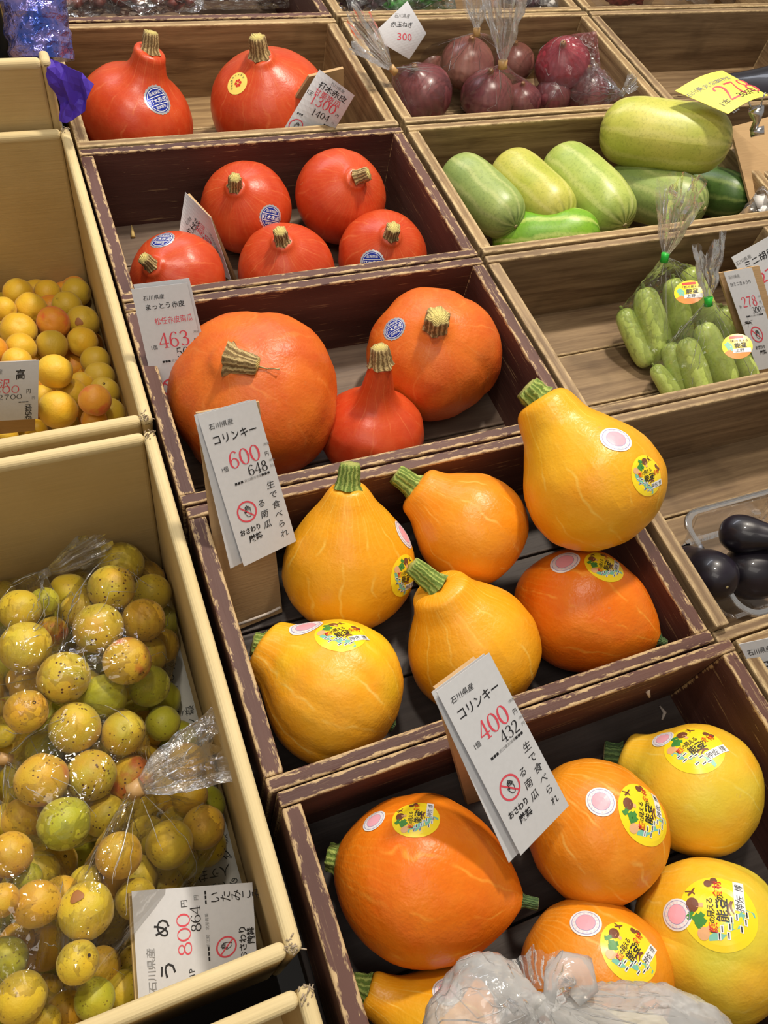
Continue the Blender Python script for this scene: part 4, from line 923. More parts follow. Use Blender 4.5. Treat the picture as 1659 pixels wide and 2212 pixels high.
cuke('M1', 'striped blue-green thick cucumber at the left end of the row', CG, (943, 335, 1142, 510), (-135, -112, -.56), .030)
cuke('M2', 'yellowish thick cucumber, second from left', CPA, (1050, 325, 1253, 500), (-130, -105, -.60), .032)
cuke('M3', 'pale green thick cucumber, third from left', CM, (1158, 313, 1385, 507), (-150, -125, -.55), .030)
cuke('M4', 'mottled green thick cucumber under the topmost one', CG, (1292, 352, 1541, 492), (-200, -50, -.42), .004)
cuke('M6', 'dark green thick cucumber half behind the kraft flap', CD, (1446, 348, 1626, 476), (-160, -36, -.40), .002)
cuke('M5', 'topmost pale yellow-green thick cucumber', CPA, (1287, 211, 1590, 374), (-280, -34, -.05), .070)
MINI = [(-2.5, .02), (-2.48, .28), (-2.3, .7), (-1.8, .95), (-.7, 1), (.5, .95), (1.6, .84), (2.15, .64), (2.4, .3), (2.44, .02)]
ms = dict(len=.34, r=.13, r1=.10, mat=ST_GREEN)
WN = {}
for k, (bx, ax, lf, g) in enumerate([((1328, 668, 1424, 792), (-50, -90, .1), .002, 1), ((1368, 621, 1457, 779), (-42, -130, .2), .012, 1), ((1426, 608, 1504, 740), (-22, -110, .2), .006, 1), ((1462, 585, 1560, 706), (-40, -90, .2), .004, 1), ((1398, 792, 1486, 872), (-50, -70, .25), .0, 2),
                                     ((1426, 742, 1500, 856), (-30, -90, .2), .0, 2), ((1456, 736, 1548, 858), (-40, -110, .2), .014, 2), ((1494, 700, 1600, 842), (-50, -110, .2), .012, 2), ((1540, 664, 1630, 790), (-40, -90, .2), .002, 2), ((1578, 752, 1650, 842), (-30, -80, .2), .002, 2)]):
    WN[g] = WN.get(g, -1) + 1
    cuke('W%d' % k, '%s pale green mini cucumber from left in the %s bag' % (ordinal(WN[g]), ['', 'back', 'front'][g]), CW, bx, ax, lf, 'mini_cucumber', MINI, ['', 'mini cucumbers in the back bag', 'mini cucumbers in the front bag'][g], ms, .05)
def onion_skin(name, a, b):
    t = NT(name); tc = t.n('ShaderNodeTexCoord'); sx = t.n('ShaderNodeSeparateXYZ'); t.l(tc.outputs['UV'], sx.inputs[0]); ob = t.coord((1, 1, 1)); wob = t.noise(ob, 20, 3, 0.6)
    u = t.math('FRACT', t.math('ADD', t.math('MULTIPLY', sx.outputs[0], 22.0), wob)); f = t.ramp(t.math('ABSOLUTE', t.math('SUBTRACT', u, 0.5)), 0.0, 0.5)
    col = t.mix(t.ramp(wob, .35, .65), a, b); col = t.mix(t.math('MULTIPLY', f, .4), col, tuple(x * .55 for x in a)); col = t.mix(t.ramp(sx.outputs[1], .9, .98), col, s2l(150, 110, 70))
    t.base(col); t.set(Roughness=.3); return t.m
ON = onion_skin('onion_red', s2l(116, 60, 66), s2l(140, 76, 78)); ON2 = onion_skin('onion_brick', s2l(146, 96, 84), s2l(128, 76, 72)); ON3 = onion_skin('onion_bright', s2l(140, 44, 58), s2l(160, 60, 70))
ONI = [(-.86, .02), (-.84, .2), (-.7, .6), (-.36, .92), (0, 1), (.36, .92), (.66, .64), (.82, .32), (.95, .14), (1.1, .09), (1.12, .02)]
for k, (bx, ax, lf, m, lab) in enumerate([((836, 146, 988, 262), (-20, -60, .6), .0, ON, 'large red onion front left inside a shiny bag'), ((893, 94, 962, 176), (5, -40, .6), .004, ON2, 'dull brick coloured onion behind, left of centre'), ((954, 72, 1064, 200), (10, -60, .6), .020, ON2, 'dusty reddish onion, tallest at the centre back'),
                                          ((990, 150, 1116, 262), (5, -50, .6), .002, ON, 'round red onion under the tied film at front centre'), ((1072, 84, 1152, 182), (0, -50, .6), .008, ON2, 'pinkish onion half hidden by the gathered film'), ((1148, 84, 1284, 196), (-5, -50, .75), .022, ON3, 'bright glossy crimson onion at upper right'),
                                          ((1084, 178, 1172, 258), (0, -40, .6), .0, ON, 'small red onion at front, right of the tied one'), ((1158, 160, 1232, 250), (0, -40, .6), .0, ON, 'dark red onion below the crimson one'), ((1212, 142, 1326, 248), (0, -40, .6), .0, ON, 'red onion in the crumpled whitish bag at right')]):
    squash('O%d' % k, 'red_onion', lab, 'onion', ONI, m, bx, ax, lift=lf, nz=.01)
def egg_skin():
    t = NT('eggplant_skin'); n1 = t.noise(t.coord(), 30, 3, .6); t.base(t.mix(t.ramp(n1, .35, .65), s2l(20, 17, 24), s2l(34, 28, 40))); t.set(Roughness=.36); t.b.inputs['Coat Weight'].default_value = .3; return t.m
EG = egg_skin(); EGC = plain('eggplant_calyx', s2l(40, 34, 44), .7); EGP = plain('eggplant_pale_rim', s2l(210, 150, 180), .5)
EGF = [(-1.2, .02), (-1.18, .25), (-1.02, .62), (-.62, .92), (-.1, 1), (.4, .92), (.9, .74), (1.4, .58), (1.75, .48), (1.9, .3), (1.92, .02)]
def eggplant(key, label, bx, ax, lift, **kw):
    squash(key, 'eggplant', label, 'eggplant', EGF, EG, bx, ax, lift=lift, nz=.006, lump=.04, blossom=dict(len=.03, r=.07, r1=.05, mat=SCT), stem=dict(len=.5, r=.42, r1=.12, mat=EGC, flare=1.1, ribs=5), **kw)
eggplant('E1', 'black eggplant in the tray, round end towards the viewer', (1466, 1172, 1592, 1304), (-70, -60, -.72), .016)
eggplant('E2', 'black eggplant in the tray lying to the right', (1562, 1170, 1760, 1300), (150, -25, -.3), .016)
eggplant('E3', 'black eggplant on top with pink rimmed cap', (1519, 1124, 1730, 1182), (180, 20, .1), .055)
eggplant('E4', 'huge black eggplant lying behind the yellow card', (1500, 146, 1860, 296), (-200, -22, .10), .012)
# ------------------------------------------------------------------ clear film bags
def film_mat(name, gl=0.5, haze=0.03, tint=(1, 1, 1), rough=0.10, bump=0.35, scale=120):
    t = NT(name); t.t.nodes.remove(t.b)
    tr = t.n('ShaderNodeBsdfTransparent'); tr.inputs[0].default_value = (*[0.985 * c for c in tint], 1)
    g = t.n('ShaderNodeBsdfGlossy'); g.inputs['Roughness'].default_value = rough; g.inputs['Color'].default_value = (1, 1, 1, 1)
    d = t.n('ShaderNodeBsdfDiffuse'); d.inputs[0].default_value = (0.9, 0.9, 0.9, 1)
    nz = t.noise(t.coord((1, 1, 1)), scale, 3, 0.6, 0.8); bp = t.n('ShaderNodeBump'); bp.inputs['Strength'].default_value = bump; bp.inputs['Distance'].default_value = 0.004
    t.l(nz, bp.inputs['Height']); t.l(bp.outputs[0], g.inputs['Normal'])
    lw = t.n('ShaderNodeLayerWeight'); lw.inputs['Blend'].default_value = 0.35; t.l(bp.outputs[0], lw.inputs['Normal'])
    m1 = t.n('ShaderNodeMixShader'); m1.inputs[0].default_value = haze; t.l(tr.outputs[0], m1.inputs[1]); t.l(d.outputs[0], m1.inputs[2])
    f = t.math('ADD', t.math('MULTIPLY', lw.outputs['Fresnel'], gl), 0.035); m2 = t.n('ShaderNodeMixShader')
    t.l(f, m2.inputs[0]); t.l(m1.outputs[0], m2.inputs[1]); t.l(g.outputs[0], m2.inputs[2]); t.l(m2.outputs[0], t.out.inputs['Surface'])
    return t.m
FILM = film_mat('clear_film', .48, .006, rough=.05, bump=.25, scale=70); FILM_C = film_mat('crumpled_film', .8, .05, rough=.07, bump=.3); FILM_M = film_mat('milky_film', .65, .32, (.97, .96, .93), rough=.14, bump=.3, scale=60)
FOILB = None
def fib(n):
    g = math.pi * (3 - 5 ** .5); return np.array([(math.sqrt(1 - (1 - 2 * (i + .5) / n) ** 2) * math.cos(g * i), math.sqrt(1 - (1 - 2 * (i + .5) / n) ** 2) * math.sin(g * i), 1 - 2 * (i + .5) / n) for i in range(n)])
FIB = fib(70)
def hull(pts, edge=.012, amp=.0012, seed=0, zmin=None, tie=None, axis=None, lim=None):
    bm = bmesh.new()
    for p in pts: bm.verts.new(Vector(p))
    r = bmesh.ops.convex_hull(bm, input=bm.verts)
    bmesh.ops.delete(bm, geom=[g for g in r['geom_interior'] if isinstance(g, bmesh.types.BMVert)], context='VERTS')
    loose = [v for v in bm.verts if not v.link_faces]; bmesh.ops.delete(bm, geom=loose, context='VERTS')
    for it in range(4):
        es = [e for e in bm.edges if e.calc_length() > edge]
        if not es: break
        bmesh.ops.subdivide_edges(bm, edges=es, cuts=1, use_grid_fill=False); bmesh.ops.triangulate(bm, faces=bm.faces[:])
    bm.normal_update(); o = Vector((seed * 3.3, seed, 0))
    for v in bm.verts:
        a = noise.noise(v.co * 70 + o); b = noise.noise(v.co * 190 + o)
        v.co += v.normal * (amp * (abs(a) * -2.2 + .8 * b))
        if tie is not None:                      # pleats radiate from the tie
            q = np.array(v.co) - np.array(tie); fr = axis; ang = math.atan2(q @ fr[:, 1], q @ fr[:, 0]); dd = float(np.linalg.norm(q))
            rg = abs(noise.noise(Vector((math.cos(ang) * 3.2, math.sin(ang) * 3.2, dd * 6 + seed)))); rg2 = abs(noise.noise(Vector((math.cos(ang) * 9, math.sin(ang) * 9, dd * 9 + seed))))
            v.co -= v.normal * (min(.005, .06 * dd) * (rg * 1.3 + rg2 * .7) * math.exp(-dd / .10))
        if lim: v.co = Vector([min(max(v.co[i], lim[0][i]), lim[1][i]) for i in range(3)])
    V = np.array([v.co[:] for v in bm.verts]); bm.verts.index_update(); F = [tuple(v.index for v in f.verts) for f in bm.faces]; bm.free(); return V, F
def flare_mesh(base, d, length, r0, r1, flat=.45, pleats=9, seed=0, side=None, n=54, m=12, crump=.004, droop=(0, 0, 0)):
    fr = frame_z(d); rnd = random.Random(seed); V, F = [], []
    if side is not None:
        s = np.array(side, float); s = s - fr[:, 2] * (s @ fr[:, 2]); s /= np.linalg.norm(s); fr = np.stack([s, np.cross(fr[:, 2], s), fr[:, 2]], 1)
    ph = rnd.uniform(0, 6)
    for j in range(m + 1):
        t = j / m
        for k in range(n):
            a = 2 * math.pi * k / n; pl = math.sin(pleats * a + ph) * .5 + .35 * math.sin((pleats * 1.7 + 2) * a + 2 * ph)
            r = (r0 + (r1 - r0) * t ** .8) * (1 + .42 * pl * min(1, t * 4) * (1 - .35 * t))
            p = np.array(base) + fr[:, 2] * length * t * (1 + .16 * math.sin(2 * a + ph) * t + .07 * math.sin(7 * a) * t) + fr[:, 0] * r * math.cos(a) + fr[:, 1] * r * flat * math.sin(a) + np.array(droop) * t * t
            q = Vector(p) * 60 + Vector((seed, 0, 0)); w = Vector((noise.noise(q), noise.noise(q + Vector((9, 0, 0))), noise.noise(q + Vector((0, 9, 0))))) * crump * min(1, t * 3)
            V.append(p + np.array(w))
    for j in range(m):
        for k in range(n): a, b = j * n + k, j * n + (k + 1) % n; F.append((a, b, b + n, a + n))
    return V, F
CREASE_GLINT = film_mat('film_crease_glint', .9, .24, rough=.08, bump=.0)  # whitish colour stands in for highlight streaks on the film folds
def crease_glints(V, F, e, org, tie=None, n=16, seed=0, r=.00042, side=None):
    """white fold lines of the film, as fine ridges lying on it"""
    bv = BVHTree.FromPolygons([Vector(v) for v in V], [tuple(f) for f in F]); rnd = random.Random(seed); VV, FF = [], []
    for k in range(n):
        a = np.array(V[rnd.randrange(len(V))]); b = None
        if tie is not None and k < n * .65:
            b = np.array(tie); t0, t1 = rnd.uniform(.0, .5), rnd.uniform(.75, 1.0)
        else:
            b = a + np.array([rnd.uniform(-1, 1), rnd.uniform(-1, 1), rnd.uniform(-1, 1)]) * .03; t0, t1 = 0, 1
        pts = []
        for j in range(11):
            t = t0 + (t1 - t0) * j / 10; p = a + (b - a) * t + np.array([rnd.uniform(-1, 1) for _ in range(3)]) * .0003
            h = bv.find_nearest(Vector(p))
            pts.append(np.array(h[0]) + np.array(h[1]) * .0003)
        if np.linalg.norm(pts[0] - pts[-1]) < .006: continue
        v, f = tube(pts, [r * (.25 + math.sin(math.pi * (j + .5) / 11)) for j in range(11)], 4, False); FF += [tuple(i + len(VV) for i in q) for q in f]; VV += v
    if VV: mesh_obj('film_crease_glint', [p - org for p in VV], FF, CREASE_GLINT, e)
def bag(label, items, tie=None, tie_dir=None, tie_mat=TAPE_B, flen=.06, fr1=.03, name='clear_bag', mat=FILM, grow=1.05, seed=1, amp=.0012, zmin=None, side=None, extra=(), tie_r=.0045, droop=(0, 0, 0), group=None, lim=None):
    pts = []
    for c, r in items: pts += [np.array(c) + FIB[i] * r * grow for i in range(len(FIB))]
    pts += [np.array(p) for p in extra]
    if tie is not None:
        fr = frame_z(tie_dir)
        pts += [np.array(tie) + tie_r * (fr[:, 0] * math.cos(k) + fr[:, 1] * math.sin(k)) for k in np.linspace(0, 6.28, 12, False)]
    V, F = hull(pts, .0075, amp, seed, zmin, tie, frame_z(tie_dir) if tie is not None else None, lim); org = np.array([*V[:, :2].mean(0), V[:, 2].min()])
    e = empty(name, tuple(org)); tag(e, label, 'bag', group)
    mesh_obj('film', V - org, F, mat, e, smooth=False); crease_glints(V, F, e, org, tie, 24 if mat is FILM else 50, seed, .00034)
    if tie is not None:
        d = np.array(tie_dir, float); d /= np.linalg.norm(d); t0 = np.array(tie)
        v, f = tube([t0 - d * .005, t0, t0 + d * .006], [tie_r * 1.25, tie_r * 1.1, tie_r * 1.25], 12); mesh_obj('tie', [p - org for p in v], f, tie_mat, e)
        v, f = flare_mesh(t0 + d * .004, d, flen, tie_r, fr1, seed=seed, side=side, droop=droop); mesh_obj('gathered_top', [p - org for p in v], f, FILM_C, e, smooth=False)
    return e
def sq_spheres(key, n=3):
    e = SQ[key]['e']; b = [c for c in e.children if c.name.startswith('rind')][0]; W = np.array([v.co[:] for v in b.data.vertices]) + SQ[key]['P']
    return W[::29]
def pts_bag(label, keys, **kw):
    ex = [p for k in keys for p in (sq_spheres(k) - SQ[k]['P']) * 1.06 + SQ[k]['P']]
    return bag(label, [], extra=ex, **kw)
# ume bags
LIMU = ((-.218, .043, ZB + .008), (.0475, .499, .1))
gi = lambda g, sel=None: [(PU[i], RU[i]) for i in range(56) if UME[i][5] == g and (sel is None or i in sel)]
bag('clear film bag round the plums by the back wall', gi(1), lim=LIMU, tie=at(205, 1425, -.135), tie_dir=vdir(205, 1425, 1, -.3, .4), flen=.03, fr1=.012, seed=1, tie_mat=FILM_C)
bag('clear film bag round the plums at upper left', gi(2), lim=LIMU, tie=at(95, 1240, -.15), tie_dir=vdir(95, 1240, .9, -.5, .2), flen=.06, fr1=.026, seed=2, tie_mat=FILM_C, side=(0, 0, 1))
bag('taut clear film bag round the plums in the middle', gi(3), lim=LIMU, tie=at(12, 1640, -.12), tie_dir=vdir(12, 1640, -1, -.15, .3), flen=.05, fr1=.02, seed=3)
bag('clear film bag gathered with tan tape, plume to the right', gi(4, [36, 37, 38, 39, 40, 41, 45, 46, 48]), lim=LIMU, tie=at(292, 1706, -.085), tie_dir=vdir(292, 1706, 1, -.62, .25), flen=.076, fr1=.034, seed=4, droop=(.01, 0, -.02), tie_r=.0065)
bag('clear film bag round the plums at lower left', gi(5), lim=LIMU, tie=at(-10, 1890, -.11), tie_dir=vdir(0, 1890, -1, 0, .3), flen=.04, fr1=.02, seed=5)
# mini cucumber bags
pts_bag('clear bag of mini cucumbers at the back with upper green tie', ['W0', 'W1', 'W2', 'W3'], tie=at(1436, 557, .022), tie_dir=vdir(1436, 557, .12, -1, .35), flen=.085, fr1=.036, tie_mat=TAPE_G, seed=6)
pts_bag('clear bag of mini cucumbers in front with lower green tie', ['W4', 'W5', 'W6', 'W7', 'W8', 'W9'], tie=at(1530, 652, .012), tie_dir=vdir(1530, 652, -.08, -1, .35), flen=.065, fr1=.026, tie_mat=TAPE_G, seed=7)
# onion bags
pts_bag('shiny clear bag round the front left onion, plume behind', ['O0'], tie=at(850, 152, .02), tie_dir=vdir(850, 152, -.5, -.5, .4), flen=.075, fr1=.045, seed=8)
pts_bag('clear bag round the dusty onions at the back', ['O1', 'O2', 'O4'], tie=at(1030, 70, .055), tie_dir=vdir(1030, 70, -.1, -1, .2), flen=.05, fr1=.03, seed=9)
pts_bag('clear bag tied with tan tape over the front centre onions', ['O3', 'O6'], tie=at(1086, 140, .045), tie_dir=vdir(1086, 140, -.06, -1, .25), flen=.13, fr1=.055, seed=10, tie_r=.006)
pts_bag('clear bag stretched over the crimson onion', ['O5', 'O7'], seed=11, extra=None) if False else bag('clear bag stretched over the crimson onion', [], extra=[p for k in ('O5', 'O7') for p in (sq_spheres(k) - SQ[k]['P']) * 1.06 + SQ[k]['P']] + [at(1290, 66, .03), at(1298, 150, -.01)], seed=11)
pts_bag('crumpled whitish bag at the right end of the onions', ['O8'], mat=FILM_C, grow=1.2, amp=.004, seed=12, tie=at(1345, 200, .01), tie_dir=vdir(1345, 200, .5, -.6, .3), flen=.02, fr1=.015, tie_mat=FILM_C)
# milky bag in the foreground
o0 = at(1200, 2250, .012); mb = empty('plastic_bag', tuple(o0)); tag(mb, 'crumpled milky plastic bag in the bottom foreground', 'bag')
def lobe(name, cs, seed, tie, mat=None):
    pts = [at(x, y, z) + FIB[i] * r for x, y, z, r in cs for i in range(len(FIB))] + [np.array(tie) + FIB[i] * .006 for i in range(0, 70, 6)]
    d = np.array(tie) - np.mean([at(x, y, z) for x, y, z, r in cs], 0)
    v, f = hull(pts, .0065, .0016, seed, None, tie, frame_z(d)); mesh_obj(name, v - o0, f, mat or FILM_M, mb, smooth=True); crease_glints(v, f, mb, o0, tie, 40, seed, .0004)
knot = at(1165, 2165, .085)
lobe('film_lobe', [(1050, 2160, .062, .030), (1010, 2235, .05, .032)], 21, knot); lobe('film_lobe', [(1330, 2205, .058, .024), (1420, 2225, .05, .030), (1500, 2265, .045, .032)], 22, knot); lobe('film_lobe', [(1180, 2250, .06, .030), (1290, 2290, .06, .03)], 23, knot)
v, f = flare_mesh(knot, vdir(1165, 2165, -.2, -1, .75), .020, .010, .022, flat=.9, pleats=8, seed=31, crump=.004, n=90); mesh_obj('gathered_top', [p - o0 for p in v], f, FILM_C, mb, smooth=True)
V, F = tube([at(1190, 2160, .085), at(1200, 2115, .09), at(1225, 2090, .092), at(1255, 2095, .092), at(1266, 2130, .088), at(1240, 2160, .085)], [.005, .008, .010, .010, .008, .005], 14, False); mesh_obj('tied_loop', [p - o0 for p in V], F, FILM_M, mb)
PALE = plain('pale_contents', s2l(214, 204, 172), .6)
pts = [at(x, y, z) + FIB[i] * r for x, y, z, r in [(1340, 2235, .045, .016), (1420, 2262, .04, .02), (1200, 2275, .045, .02)] for i in range(len(FIB))]
v, f = hull(pts, .010, .003, 40); mesh_obj('pale_filling', v - o0, f, PALE, mb)

# ------------------------------------------------------------------ labels on the cucumber bags, tray, newspaper
def flat_label(px, py, z, rx, up, tilt, label):
    c = at(px, py, z); n = vdir(px, py, *tilt); u = vdir(px, py, up[0], up[1], 0); Y = u - n * (u @ n); Y /= np.linalg.norm(Y); X = np.cross(Y, n); dep = (c - C0) @ RC[2]; R = rx * dep / FPX
    e = empty('produce_label', tuple(c)); tag(e, label, 'label')
    def lay(nm, ink, k, mat):
        return mesh_obj(nm, [X * x * R - Y * y * R + n * (.0002 * k - .0012 * (x * x + y * y)) for x, y in ink.V], ink.F, mat, e)
    i = Ink(); i.disc(0, 0, 1, 36, 5); lay('sticker_disc', i, 1, YEL)
    i = Ink(); i.add([(math.cos(a) * r, math.sin(a) * r) for r in (.55, 1.0) for a in np.linspace(.45, math.pi - .45, 14)], [(k, k + 1, k + 15, k + 14) for k in range(13)]); lay('orange_band_print', i, 2, ORNL)
    i = Ink(); i.rect(-.45, -.82, .45, -.60, 4, 1); lay('red_band_print', i, 2, REDL)
    i = Ink(); i.poly([(-.85, -.2), (-.6, -.4), (-.35, -.1), (-.3, .4), (-.6, .3)]); lay('map_print', i, 2, TEAL)
    i = Ink(); i.rect(-.35, .22, .85, .55, 5, 1); lay('name_strip', i, 3, WHITE)
    i = Ink(); i.text('上野', .1, .38, .3); i.text('能登', .2, -.02, .42, bold=.02); i.text('「顔の見える', .1, -.4, .22, bold=.01); lay('lettering', i, 4, INK)
flat_label(1489, 630, .004, 31, (-.1, -1), (0, -.5, .8), 'round yellow and orange label on the back cucumber bag')
flat_label(1593, 747, .006, 31, (-.1, -1), (.1, -.4, .85), 'round yellow and orange label beside the 278 yen card')
CLEAR = film_mat('clear_tray_plastic', .7, .03, rough=.05, bump=.05)
tc0 = np.array([at(1508, 1300, ZF)[0] + .086, at(1590, 1376, ZF)[1] + .072, ZF + .0012]); tray = empty('clear_tray', tuple(tc0)); tag(tray, 'clear plastic tray under the black eggplants', 'tray')
def tray_ring(hx, hy, z, r, n=9):
    out = []
    for sx, sy, a0 in ((1, 1, 0), (-1, 1, 90), (-1, -1, 180), (1, -1, 270)):
        for k in range(n): a = math.radians(a0 + 90 * k / (n - 1)); out.append(((hx - r) * sx + r * math.cos(a), (hy - r) * sy + r * math.sin(a), z))
    return out
rings = [tray_ring(.064, .048, 0, .015), tray_ring(.070, .054, .004, .018), tray_ring(.078, .062, .046, .02), tray_ring(.080, .064, .050, .022), tray_ring(.086, .070, .050, .026), tray_ring(.087, .071, .047, .026)]
V = [p for r in rings for p in r]; n = len(rings[0]); F = [(j * n + k, j * n + (k + 1) % n, (j + 1) * n + (k + 1) % n, (j + 1) * n + k) for j in range(5) for k in range(n)] + [tuple(range(n))]
V = [(p[0] * (1 + (.012 * (k % 2) if 1 <= k // n <= 2 else 0)), p[1] * (1 + (.012 * (k % 2) if 1 <= k // n <= 2 else 0)), p[2]) for k, p in enumerate(V)]
tw = mesh_obj('tray_wall', V, F, CLEAR, tray, smooth=False)
v, f = tube([(p[0], p[1], p[2]) for p in tray_ring(.086, .070, .050, .026)] + [tray_ring(.086, .070, .050, .026)[0]], .0011, 6, False); mesh_obj('rolled_rim', v, f, CLEAR, tray)
# newspaper lining the plum box
news = empty('newspaper', (-.087, .28, ZB + .006)); tag(news, 'creased newspaper lining the floor of the plum box', 'newspaper')
V, F = [], []; nx, ny = 24, 28
for j in range(ny + 1):
    for i in range(nx + 1):
        x, y = -.131 + .262 * i / nx, -.215 + .43 * j / ny; V.append((x, y, .0015 + .004 * abs(noise.noise(Vector((x * 14, y * 14, 0)))) + (.03 * max(0, (x - .090) / .041) ** 2 * .5)))
F = [(j * (nx + 1) + i, j * (nx + 1) + i + 1, (j + 1) * (nx + 1) + i + 1, (j + 1) * (nx + 1) + i) for j in range(ny) for i in range(nx)]
mesh_obj('paper_sheet', V, F, NEWS, news)
nb = BVHTree.FromPolygons([Vector(v) for v in V], F); ink = Ink()
lines = ['要経験スーパーグ', 'のＳＧ在住で人', '時の成績で受ける', '度は入学時に決まる', '主に経験割を', '私達は切れ者る', '価格はまとめ', '北陸の経済は', '左側い年月', '思うしたう金い様']
for q in range(24):
    ink.text(lines[q % len(lines)], .085, .165 - .0145 * q, .0112, rot=.12)
for q in range(9): ink.text(lines[(q * 3) % 10], -.09 + .011 * q, -.155, .011, rot=1.75)
out = []
for x, y in ink.V:
    h = nb.ray_cast(Vector((x, y, .2)), Vector((0, 0, -1))); out.append((x, y, (h[0].z if h[0] else .003) + .0006))
mesh_obj('newsprint_lettering', out, ink.F, INKG, news, smooth=False)

# ------------------------------------------------------------------ kraft flap, clip, purple wrap, bottles, back-row goods
def solid_sheet(name, poly, th, mat, parent, org):
    P = [np.array(p, float) for p in poly]; N = np.cross(P[1] - P[0], P[2] - P[0]); N /= np.linalg.norm(N)
    if N @ (C0 - P[0]) < 0: N = -N
    n = len(P); V = [p - org for p in P] + [p - N * th - org for p in P]; F = [tuple(range(n)), tuple(range(n, 2 * n))[::-1]] + [(i, (i + 1) % n, n + (i + 1) % n, n + i) for i in range(n)]
    return mesh_obj(name, V, F, mat, parent, smooth=False)
fp = [at(1578, 274, .035), at(1700, 242, .045), at(1760, 420, -.02), at(1622, 440, -.03)]
fo = at(1622, 450, -.03); fl_ = empty('cardboard_flap', tuple(fo)); tag(fl_, 'bent kraft cardboard flap at the right of the cucumbers', 'cardboard')
solid_sheet('upper_panel', fp, .004, CARDK, fl_, fo)
solid_sheet('lower_panel', [at(1622, 440, -.03), at(1760, 420, -.02), at(1770, 448, -.03), at(1590, 468, -.045)], .004, CARDK, fl_, fo)
ce = at(1634, 246, .090); clip = empty('binder_clip', tuple(ce)); tag(clip, 'small steel clip holding the yellow card', 'clip')
up_ = vdir(1632, 240, -.25, -1, .3); rt = vdir(1632, 240, 1, -.25, .1)
v, f = tube([up_ * -.022 - rt * .006, up_ * -.010, up_ * .0, up_ * .008], [.005, .005, .010, .011], 10); mesh_obj('clip_body', v, f, STEEL, clip)
v, f = tube([up_ * -.025 - rt * .009, up_ * -.025 + rt * .009], .006, 12); mesh_obj('clip_roll', v, f, STEEL, clip)
for s in (-1, 1):
    v, f = tube([up_ * .008 + rt * .006 * s, up_ * .019 + rt * .009 * s, up_ * .026 + rt * .013 * s], .0012, 6); mesh_obj('wire_arm', v, f, STEEL, clip)
def foil_mat():
    t = NT('iridescent_foil'); n1 = t.noise(t.coord(), 45, 3, .6, .5); t.base(t.mix(t.ramp(n1, .35, .65), s2l(70, 96, 190), s2l(168, 150, 214))); t.set(Roughness=.16, Metallic=.75); t.bump(t.noise(t.coord(), 130, 2, .5, 1.), .6, .004); return t.m
FOIL = foil_mat(); TISS = plain('purple_tissue', s2l(74, 42, 176), .6)
p0, p1 = at_y(66, -40, 1.12), at_y(92, 128, 1.075)
ro = empty('foil_roll', tuple(p1)); tag(ro, 'crinkled iridescent blue foil bundle beside purple paper', 'wrapping')
V, F = [], []
ax_ = p0 - p1; fr = frame_z(ax_); Ln = np.linalg.norm(ax_)
for j in range(15):
    for k in range(22):
        a = 2 * math.pi * k / 22; r = .038 * (1 + .10 * noise.noise(Vector((math.cos(a) * 2, math.sin(a) * 2, j * .55)))); V.append(fr[:, 2] * Ln * j / 14 + r * (fr[:, 0] * math.cos(a) + fr[:, 1] * math.sin(a)))
F = [(j * 22 + k, j * 22 + (k + 1) % 22, (j + 1) * 22 + (k + 1) % 22, (j + 1) * 22 + k) for j in range(14) for k in range(22)] + [tuple(range(22))[::-1], tuple(range(14 * 22, 15 * 22))]
mesh_obj('foil_wrap', V, F, FOIL, ro, smooth=False)
def crumple_poly(name, label, pts, zs, mat, cat, depth=.012, seed=3):
    """crumpled paper: an outline with its own depth, filled and creased"""
    P = [at_y(x, y, yy) for (x, y), yy in zip(pts, zs)]; org = P[0]; bm = bmesh.new(); vs = [bm.verts.new(Vector(p)) for p in P]; bm.faces.new(vs)
    bmesh.ops.triangulate(bm, faces=bm.faces[:])
    for it in range(4): bmesh.ops.subdivide_edges(bm, edges=[e for e in bm.edges if e.calc_length() > .010], cuts=1); bmesh.ops.triangulate(bm, faces=bm.faces[:])
    n = sum((f.normal for f in bm.faces), Vector()); bm.normal_update(); n = Vector(np.mean([f.normal for f in bm.faces], 0)); n.normalize()
    for v in bm.verts: v.co += n * (depth * (abs(noise.noise(v.co * 32 + Vector((seed, 0, 0)))) * 2 - .5) + .3 * depth * noise.noise(v.co * 90))
    V = [np.array(v.co) - org for v in bm.verts]; bm.verts.index_update(); F = [tuple(v.index for v in f.verts) for f in bm.faces]; bm.free()
    o = mesh_obj(name, V, F, mat, None, smooth=False); o.location = tuple(org); m = o.modifiers.new('thickness', 'SOLIDIFY'); m.thickness = .0006; tag(o, label, cat); return o
crumple_poly('tissue_paper', 'crumpled purple tissue paper draped over the box corner', [(48, 128), (92, 118), (140, 140), (182, 158), (206, 182), (196, 210), (180, 240), (150, 266), (134, 262), (118, 214), (100, 150)], [1.06, 1.05, 1.02, 1.0, .985, .98, .985, 1.0, 1.01, 1.02, 1.03], TISS, 'paper')
crumple_poly('tissue_paper', 'purple tissue paper standing behind the foil bundle', [(80, -30), (140, -40), (134, 62), (122, 74), (116, 120), (104, 126), (96, 60)], [1.20, 1.22, 1.19, 1.18, 1.16, 1.15, 1.18], TISS, 'paper', seed=8)
BOT = plain('dark_glass', (.008, .009, .01), .12)
